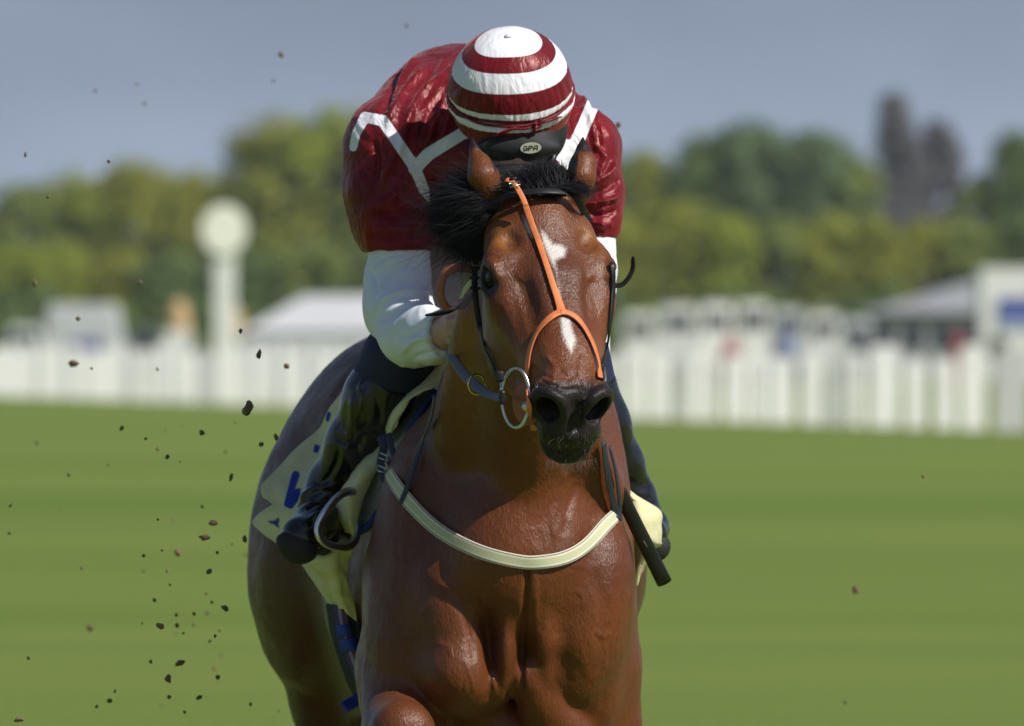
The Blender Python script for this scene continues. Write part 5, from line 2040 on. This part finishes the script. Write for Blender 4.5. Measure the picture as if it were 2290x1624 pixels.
    npmesh('seat', V, Q, BLACKL, sd)
    pad = cotton('grey_pad', (.23, .25, .26), (.30, .32, .33), .7, .2, .002, 20)
    PB = simple('blue_binding', (.012, .035, .22), .75, var=.25, scale=300, bs=.4, bd=.001)
    sheet('pad', [[(955, 872, 1.16), (968, 876, 1.14), (978, 882, 1.12)], [(905, 935, 1.17), (922, 935, 1.14), (938, 930, 1.11)], [(862, 1000, 1.17), (880, 1000, 1.13), (902, 1000, 1.10)],
                  [(838, 1050, 1.18), (858, 1055, 1.14), (880, 1058, 1.11)], [(818, 1110, 1.18), (836, 1115, 1.15), (858, 1115, 1.12)], [(800, 1160, 1.19), (815, 1168, 1.17), (838, 1160, 1.14)], [(795, 1190, 1.19), (800, 1195, 1.18), (805, 1190, 1.18)]], pad, sd, .012)
    q = MB()
    bpts = [Vector(x) for x in cat_rom([P(975, 874, 1.11), P(945, 912, 1.10), P(915, 970, 1.09), P(893, 1025, 1.09), P(874, 1078, 1.10), P(852, 1135, 1.11), P(828, 1172, 1.13), P(796, 1196, 1.17)], 8)]
    q.tube(bpts, [.0075 + .001 * math.sin(i * .9) for i in range(len(bpts))], 10)
    q.build('binding', PB, sd)
    gm = simple('girth_pad', (.030, .036, .036), .8, var=.2, scale=60)
    sheet('girth', [[(733, 1350, 1.44), (760, 1352, 1.40), (795, 1350, 1.38)], [(742, 1410, 1.43), (772, 1412, 1.39), (806, 1410, 1.38)], [(760, 1470, 1.42), (790, 1470, 1.39), (820, 1465, 1.38)],
                    [(782, 1530, 1.42), (808, 1525, 1.39), (832, 1515, 1.38)], [(808, 1580, 1.44), (828, 1575, 1.41), (845, 1570, 1.40)]], gm, sd, .010)
    pm, t, b = nmat('purple_webbing')
    ob = t.nodes.new('ShaderNodeTexCoord').outputs['Object']
    ac = attr(t, 'across')
    c = mixc(t, math_n(t, 'COMPARE', ac, .35, .12), (.085, .045, .17), (.26, .025, .05))
    c = mixc(t, math_n(t, 'COMPARE', ac, -.15, .07), c, (.50, .46, .55))
    c = mixc(t, math_n(t, 'COMPARE', ac, -.42, .05), c, (.50, .46, .55))
    t.links.new(c, b.inputs['Base Color'])
    b.inputs['Roughness'].default_value = .8
    ctrl = [(760, 1345), (768, 1400), (785, 1455), (803, 1505), (822, 1555)]

    def pm_(U_, W_):
        cu = np.interp(W_, [c_[1] for c_ in ctrl], [c_[0] for c_ in ctrl])
        return dict(across=(U_ - cu) / 14.0)
    sheet('girth_web', [[(u - 14, v, 1.375), (u, v, 1.365), (u + 14, v, 1.36)] for u, v in ctrl], pm, sd, .004, pmap=pm_)
    rb = simple('royal_blue', (.010, .035, .30), .5, var=.15, scale=100)
    for (u0, v0, u1, v1, w) in ((754, 1412, 784, 1408, .024), (762, 1446, 796, 1440, .026)):
        a_, b_ = P(u0, v0, 1.355), P(u1, v1, 1.345)
        band([a_, (a_ + b_) / 2 + Vector((0, -.004, 0)), b_], [Vector((-.2, -1, 0)).normalized()] * 3, w, .007).build('girth_keeper', rb, sd)
    L = [P(*p) for p in cat_rom([(832, 1545, 1.33), (800, 1565, 1.32), (768, 1583, 1.30)], 5)]
    band(L, [Vector((-.2, -1, .3)).normalized()] * len(L), .026, .004).build('girth_strap', rb, sd)
    # stirrups
    q = MB()
    sp_ = [(792, 1100, 1.10), (765, 1105, 1.06), (735, 1135, 1.03), (712, 1175, 1.02), (716, 1205, 1.02), (745, 1222, 1.04), (780, 1222, 1.08), (798, 1200, 1.12), (800, 1150, 1.14), (797, 1115, 1.12)]
    q.tube([P(*p) for p in cat_rom(sp_, 6, closed=True)], .0058, 10, closed=True, flat=1.5)
    q.build('stirrup', STEEL, sd)
    q = MB()
    q.tube([P(*p) for p in cat_rom([(1395, 1105, 1.16), (1425, 1120, 1.10), (1458, 1165, 1.08), (1475, 1205, 1.10), (1450, 1232, 1.12), (1410, 1225, 1.15), (1400, 1165, 1.18)], 6, closed=True)], .0058, 10, closed=True, flat=1.5)
    q.build('stirrup', STEEL, sd)
    L = [P(*p) for p in cat_rom([(955, 880, 1.28), (880, 980, 1.24), (820, 1060, 1.20), (792, 1102, 1.12)], 6)]
    band(L, [Vector((-.4, -1, .1)).normalized()] * len(L), .016, .004).build('stirrup_leather', BLACKL, sd)

    # ---- number cloth
    cl = empty('saddle_cloth', P(1000, 850, 1.5), 'pale yellow number cloth with blue print, flapping below the saddle', 'saddle cloth')
    cm, t, b = nmat('yellow_cloth')
    ob = t.nodes.new('ShaderNodeTexCoord').outputs['Object']
    nz = noise_n(t, 25, 4, .6, ob)
    c = mixc(t, mapr(t, nz, .3, .7), (.82, .79, .47), (.90, .87, .56))
    c = mixc(t, mapr(t, attr(t, 'print'), -1, 1, 1, 0), c, (.02, .06, .48))
    t.links.new(c, b.inputs['Base Color'])
    b.inputs['Roughness'].default_value = .75
    b.inputs['Sheen Weight'].default_value = .1
    tl_ = t.nodes.new('ShaderNodeBsdfTranslucent')
    mx_ = t.nodes.new('ShaderNodeMixShader')
    mx_.inputs[0].default_value = .32
    t.links.new(c, tl_.inputs['Color'])
    t.links.new(b.outputs[0], mx_.inputs[1])
    t.links.new(tl_.outputs[0], mx_.inputs[2])
    t.links.new(mx_.outputs[0], t.nodes['Material Output'].inputs['Surface'])
    bump(t, b, math_n(t, 'ADD', noise_n(t, 14, 4, .55, ob, dist=1.2), math_n(t, 'MULTIPLY', noise_n(t, 700, 2, .5, ob), .05)), .45, .012)
    prints = [[(798, 999), (806, 1008), (797, 1030), (790, 1028), (792, 1010)], [(765, 1082), (780, 1084), (775, 1108), (763, 1104)],
              [(730, 1148), (738, 1152), (728, 1180), (716, 1200), (732, 1196), (722, 1222), (706, 1240), (694, 1230), (706, 1196)],
              [(668, 1271), (655, 1262), (650, 1270), (664, 1280), (672, 1279), (681, 1292), (684, 1285), (677, 1275), (680, 1252), (673, 1254)]]
    off = -112

    def prn(U_, W_):
        d = np.full(U_.shape, 60.0)
        for p in prints:
            d = np.minimum(d, poly_sd(U_, W_, p))
        return {'print': d}
    prints = [[(733, 917), (741, 924), (735, 945), (727, 941)], [(704, 992), (717, 994), (711, 1016), (700, 1012)],
              [(655, 1052), (673, 1056), (662, 1088), (658, 1098), (676, 1092), (667, 1120), (652, 1140), (634, 1131), (645, 1088)],
              [(598, 1163), (612, 1165), (620, 1158), (624, 1152), (628, 1160), (622, 1172), (628, 1184), (620, 1180), (612, 1172), (600, 1170)]]
    sheet('rear_flap', [[(800, 815, 1.50), (840, 815, 1.45), (880, 820, 1.40), (930, 830, 1.34)],
                        [(765, 880, 1.54), (805, 880, 1.48), (850, 885, 1.42), (900, 900, 1.34)],
                        [(728, 930, 1.56), (770, 945, 1.50), (820, 955, 1.42), (875, 970, 1.32)],
                        [(700, 975, 1.57), (745, 1000, 1.50), (800, 1015, 1.42), (860, 1030, 1.32)],
                        [(645, 1020, 1.55), (700, 1055, 1.49), (770, 1085, 1.42), (840, 1090, 1.33)],
                        [(588, 1080, 1.50), (655, 1110, 1.47), (740, 1140, 1.41), (820, 1150, 1.34)],
                        [(586, 1108, 1.48), (640, 1150, 1.46), (730, 1180, 1.41), (815, 1190, 1.34)]], cm, cl, .0022, 8, .012, 3, 3, 2, pmap=prn)
    sheet('tail_flap', [[(620, 1128, 1.50), (655, 1120, 1.46), (700, 1130, 1.42), (760, 1150, 1.38)],
                        [(570, 1158, 1.52), (615, 1150, 1.46), (670, 1165, 1.42), (740, 1190, 1.38)],
                        [(572, 1176, 1.51), (625, 1195, 1.46), (680, 1220, 1.42), (750, 1235, 1.39)],
                        [(612, 1205, 1.48), (650, 1232, 1.45), (695, 1255, 1.42), (750, 1265, 1.39)],
                        [(672, 1255, 1.46), (690, 1280, 1.44), (720, 1295, 1.41), (755, 1300, 1.39)],
                        [(705, 1305, 1.45), (722, 1325, 1.43), (742, 1335, 1.41), (760, 1340, 1.39)],
                        [(733, 1352, 1.45), (745, 1358, 1.43), (756, 1358, 1.41), (765, 1355, 1.40)]], cm, cl, .0022, 8, .006, 3, 4, 5, pmap=prn)
    sheet('front_fold', [[(958, 832, 1.16), (980, 820, 1.13), (1004, 806, 1.10)], [(925, 858, 1.15), (960, 850, 1.08), (1002, 846, 1.06)], [(892, 893, 1.14), (925, 880, 1.07), (972, 868, 1.05)],
                         [(872, 930, 1.13), (895, 905, 1.07), (925, 885, 1.06)], [(864, 965, 1.13), (880, 942, 1.08), (903, 918, 1.07)], [(866, 1000, 1.13), (873, 975, 1.10), (885, 950, 1.08)]], cm, cl, .0025, 8, .006, 2, 3, 9)
    sheet('mid_fold', [[(900, 930, 1.24), (905, 945, 1.22), (880, 962, 1.16)], [(840, 985, 1.22), (858, 985, 1.19), (868, 992, 1.14)], [(808, 1020, 1.20), (832, 1022, 1.14), (852, 1032, 1.13)], [(786, 1060, 1.19), (808, 1058, 1.11), (832, 1072, 1.12)],
                       [(765, 1095, 1.18), (785, 1092, 1.10), (812, 1115, 1.12)], [(752, 1125, 1.18), (775, 1125, 1.10), (802, 1150, 1.12)], [(757, 1158, 1.18), (778, 1165, 1.12), (796, 1180, 1.13)],
                       [(775, 1190, 1.20), (790, 1200, 1.16), (798, 1205, 1.15)]], cm, cl, .0025, 8, .007, 2, 4, 4)
    sheet('front_corner', [[(760, 1195, 1.24), (780, 1205, 1.22), (797, 1208, 1.20)], [(700, 1248, 1.24), (748, 1232, 1.19), (790, 1222, 1.20)], [(700, 1275, 1.25), (745, 1262, 1.20), (782, 1262, 1.22)],
                           [(722, 1300, 1.28), (755, 1295, 1.22), (780, 1305, 1.25)], [(728, 1325, 1.30), (758, 1330, 1.25), (788, 1340, 1.29)], [(750, 1352, 1.33), (772, 1368, 1.29), (797, 1390, 1.32)]], cm, cl, .0025, 8, .010, 3, 3, 7)
    sheet('right_flap', [[(1340, 1000, 1.00), (1350, 1015, 0.99), (1362, 1030, 0.98)], [(1378, 1080, 1.02), (1390, 1088, 0.99), (1402, 1098, 1.00)], [(1382, 1122, 1.03), (1425, 1128, 0.98), (1472, 1142, 1.02)],
                         [(1390, 1165, 1.03), (1432, 1168, 0.97), (1477, 1178, 1.02)], [(1394, 1200, 1.04), (1436, 1205, 0.98), (1479, 1214, 1.03)], [(1402, 1210, 1.06), (1440, 1212, 1.02), (1478, 1222, 1.05)],
                         [(1404, 1250, 1.07), (1432, 1250, 1.03), (1460, 1248, 1.06)], [(1410, 1285, 1.08), (1424, 1280, 1.05), (1440, 1272, 1.07)], [(1416, 1316, 1.09), (1422, 1306, 1.08), (1430, 1294, 1.08)]], cm, cl, .0025, 8, .007, 3, 4, 12)

    # ---- whip
    wp = empty('whip', P(1380, 1080, .80), 'black riding whip with a broad padded end, held in the right hand and pointing down', 'whip')
    q = MB()
    sh = [P(*p) for p in cat_rom([(1300, 800, .80), (1312, 880, .79), (1336, 975, .79), (1352, 1020, .80), (1368, 1060, .81), (1382, 1095, .82)], 5)]
    q.tube(sh, [.0075 + .0012 * (i % 5 == 0) for i in range(len(sh))], 12)
    for k in range(10):
        p_ = sh[min(len(sh) - 1, 11 + k)]
        ball  # (binding rings are modelled by the swelling radius above)
    q.build('handle', BLACKL, wp)
    a_, b_ = P(1378, 1085, .82), P(1486, 1303, .945)
    ax_ = (b_ - a_).normalized()
    sdv = ax_.cross(Vector((0, 1, 0))).normalized()
    nv = sdv.cross(ax_)
    L = [a_ + (b_ - a_) * (i / 14) for i in range(15)]
    q = MB()
    q.tube(L, [.0105, .0145, .0150] + [.0142 + .0014 * i / 12 for i in range(12)], 18, flat=.55, up=nv)
    q.build('padded_flap', leather('whip_pad', (.010, .010, .011), .33, .5, 0, 60, .2), wp, bevel=0)
    q = MB()
    q.tube([a_ + (b_ - a_) * .55 + nv * -.0085 + sdv * -.001, a_ + (b_ - a_) * .62 + nv * -.0085], .0018, 6, flat=.4)
    q.build('label_mark', simple('grey_mark', (.16, .16, .18), .5), wp)


# ------------------------------------------------------------------ mud thrown up behind
def build_clods():
    mud = simple('mud', (.16, .112, .062), .9, var=.45, scale=60, bs=.6, bd=.004)
    big = [  # u, v, w, h, tilt, depth, label
        (553, 915, 30, 44, -25, 1.2, 'large teardrop shaped clod of mud hanging just above the turf line, left of the rump'),
        (163, 813, 30, 22, 0, 3.0, 'blurred dark clod of mud in front of the white rail at the far left'),
        (458, 1202, 30, 18, 0, 1.0, 'dark clod with a flat underside, left of the number cloth'),
        (477, 1170, 27, 15, 5, 1.2, 'dark oblong clod just above the flat bottomed one'),
        (358, 1400, 26, 18, -20, .9, 'dark almond shaped clod in the lower left grass'),
        (402, 1483, 30, 16, 18, 1.0, 'dark ragged clod right of the almond shaped one'),
        (376, 1518, 18, 26, 0, 1.4, 'upright pointed clod near the bottom left of the horse'),
        (504, 1361, 24, 16, -38, 1.6, 'reddish brown slanting clod close to the hind leg'),
        (467, 1279, 16, 20, -30, 1.2, 'brown oval clod left of the hind leg, level with the belly'),
        (398, 1236, 22, 20, 0, 3.4, 'soft blurred clod left of the hind leg'),
        (43, 1609, 27, 14, 0, .6, 'dark clod at the bottom left corner'),
        (579, 793, 14, 28, -15, 1.2, 'slim upright clod in front of the white rail, nearest the boot'),
        (642, 819, 16, 16, 0, 2.2, 'small brown clod in front of the rail, beside the rump'),
        (584, 994, 15, 14, -30, 1.4, 'small dark clod close to the curve of the rump'),
        (617, 978, 12, 22, 10, 1.6, 'upright brown clod touching the edge of the rump'),
        (452, 968, 16, 18, 20, 1.8, 'small rounded clod on the upper left turf'),
        (374, 1022, 12, 14, -30, 1.5, 'small dark clod on the turf below the winning post'),
        (517, 1067, 12, 22, -15, 1.6, 'narrow upright clod between the rump and the turf stripes'),
        (547, 1206, 13, 22, 10, 1.6, 'dark clod touching the rump edge at tail height'),
        (1383, 279, 15, 18, 0, 3.0, 'dark speck of mud in the sky right of the rider shoulder'),
        (628, 122, 16, 16, 0, 5.0, 'blurred grey speck in the sky above the tallest left tree'),
        (1914, 1319, 22, 22, 0, 4.5, 'blurred brown clod alone over the right-hand grass'),
        (245, 1567, 15, 14, 0, 1.5, 'small dark clod low in the left grass'),
        (201, 1404, 20, 20, 0, 5.0, 'soft blurred clod in the middle of the left grass'),
        (487, 1515, 14, 16, 0, 1.6, 'small round clod near the bottom, left of the hind leg'),
        (445, 1560, 20, 12, 20, 1.5, 'flat dark clod near the bottom edge'),
        (78, 634, 12, 20, 0, 4.0, 'blurred brown clod in front of the left trees'),
        (243, 361, 10, 10, 20, 1.5, 'tiny dark clod against the olive tree top'),
        (57, 346, 8, 14, 0, 1.5, 'tiny dark clod against the sky at the far left'),
        (108, 440, 8, 13, -20, 1.5, 'tiny dark clod against the left tree top')]
    sm = [(83, 990), (272, 958), (326, 981), (353, 1004), (407, 953), (370, 962), (154, 1061), (403, 1033), (452, 1133), (24, 1130), (133, 1140), (353, 1162),
          (388, 1163), (21, 1192), (321, 1243), (362, 1231), (440, 1234), (486, 1236), (519, 1217), (550, 1241), (182, 1270), (322, 1277), (374, 1277), (380, 1308),
          (345, 1342), (474, 1347), (461, 1328), (394, 1375), (434, 1373), (465, 1371), (396, 1399), (433, 1397), (393, 1416), (410, 1416), (318, 1394), (481, 1422),
          (491, 1411), (469, 1434), (337, 1480), (495, 1467), (480, 1495), (63, 1472), (257, 1546), (361, 1578), (378, 1559), (413, 1593), (216, 1580), (538, 740),
          (612, 181), (213, 203), (306, 189), (323, 232), (910, 58), (242, 1040), (505, 1010), (205, 824), (352, 826), (175, 713), (313, 632), (526, 945), (623, 1590), (560, 1575), (1890, 1570), (2065, 1065)]
    SECOND = ((394, 1375), (434, 1373))
    rg = random.Random(5)

    def clod(u, v, w, h, tilt, Y, seed):
        sc = (1 + Y / D) / PPM
        c = P(u, v, Y)
        r = random.Random(seed)
        n1, n2 = 9, 14
        vs, fs = [], []
        a_ = rad(tilt)
        ofs = Vector((r.uniform(0, 50), r.uniform(0, 50), 0))
        for i in range(n1 + 1):
            th = math.pi * i / n1
            for j in range(n2):
                ph = 2 * math.pi * j / n2
                p = Vector((math.sin(th) * math.cos(ph), math.sin(th) * math.sin(ph), math.cos(th)))
                k = 1 + .55 * noise.noise(p * 1.5 + ofs) + .25 * noise.noise(p * 4 + ofs)
                x_, z_ = p.x * w / 2 * sc * k, p.z * h / 2 * sc * k
                x_, z_ = x_ * .72, z_ * .72
                vs.append(c + Vector((x_ * math.cos(a_) - z_ * math.sin(a_), p.y * min(w, h) / 2 * sc * k, x_ * math.sin(a_) + z_ * math.cos(a_))))
        for i in range(n1):
            for j in range(n2):
                fs.append((i * n2 + j, i * n2 + (j + 1) % n2, (i + 1) * n2 + (j + 1) % n2, (i + 1) * n2 + j))
        q = MB()
        q.add(vs, fs)
        return q.build('mud_clod', mud)
    for i, (u, v, w, h, tl, Y, lab) in enumerate(big):
        tag(clod(u, v, w, h, tl, Y, i), lab, 'mud clod', 'clods of mud thrown up behind the horse')
    for i, (u, v) in enumerate(sm):
        f = rg.random()
        Y = rg.uniform(.8, 3.0) if f < .6 else rg.uniform(3, 6)
        z = rg.uniform(6, 11)
        if v < 260:
            Y, z = 6, 9
        place = 'against the sky' if v < 300 else ('in front of the far trees, buildings and rail' if v < 890 else 'over the grass')
        z_ = z * rg.uniform(.8, 1.2)
        size = 'minute' if z_ < 7 else ('tiny' if z_ < 9 else 'small')
        soft = 'sharp' if Y < 1.7 else ('soft edged' if Y < 3.2 else 'blurred')
        if v < 300:
            where_ = 'high in the sky, ' + ('far left' if u < 260 else ('above the left trees' if u < 500 else 'above the tallest left tree'))
        elif v < 890:
            where_ = 'before ' + ('the white rail' if v > 750 else ('the winning post foot' if u > 450 else 'the left parked cars')) + (' at far left' if u < 280 else ' near the rider')
        else:
            row = ['just below the rail', 'in the upper turf', 'level with the stirrup', 'level with the girth', 'low on the grass', 'at the bottom edge'][min(5, int((v - 890) / 125))]
            col_ = 'far left' if u < 150 else ('left' if u < 300 else ('midway to the horse' if u < 400 else ('near the hindquarters' if u < 480 else ('beside the hind leg' if u < 800 else 'right of the horse'))))
            where_ = 'over the grass, %s, %s' % (row, col_)
        if (u, v) in SECOND:
            size = 'lower'
        tag(clod(u, v, z_, z * rg.uniform(.9, 1.5), rg.uniform(-40, 40), Y, 100 + i), '%s %s mud speck %s' % (size, soft, where_), 'mud speck', 'specks of mud ' + place)


if 'hair' not in SKIP:
    build_hair()
if 'tack' not in SKIP:
    build_tack()
if 'clods' not in SKIP:
    build_clods()
#@@END
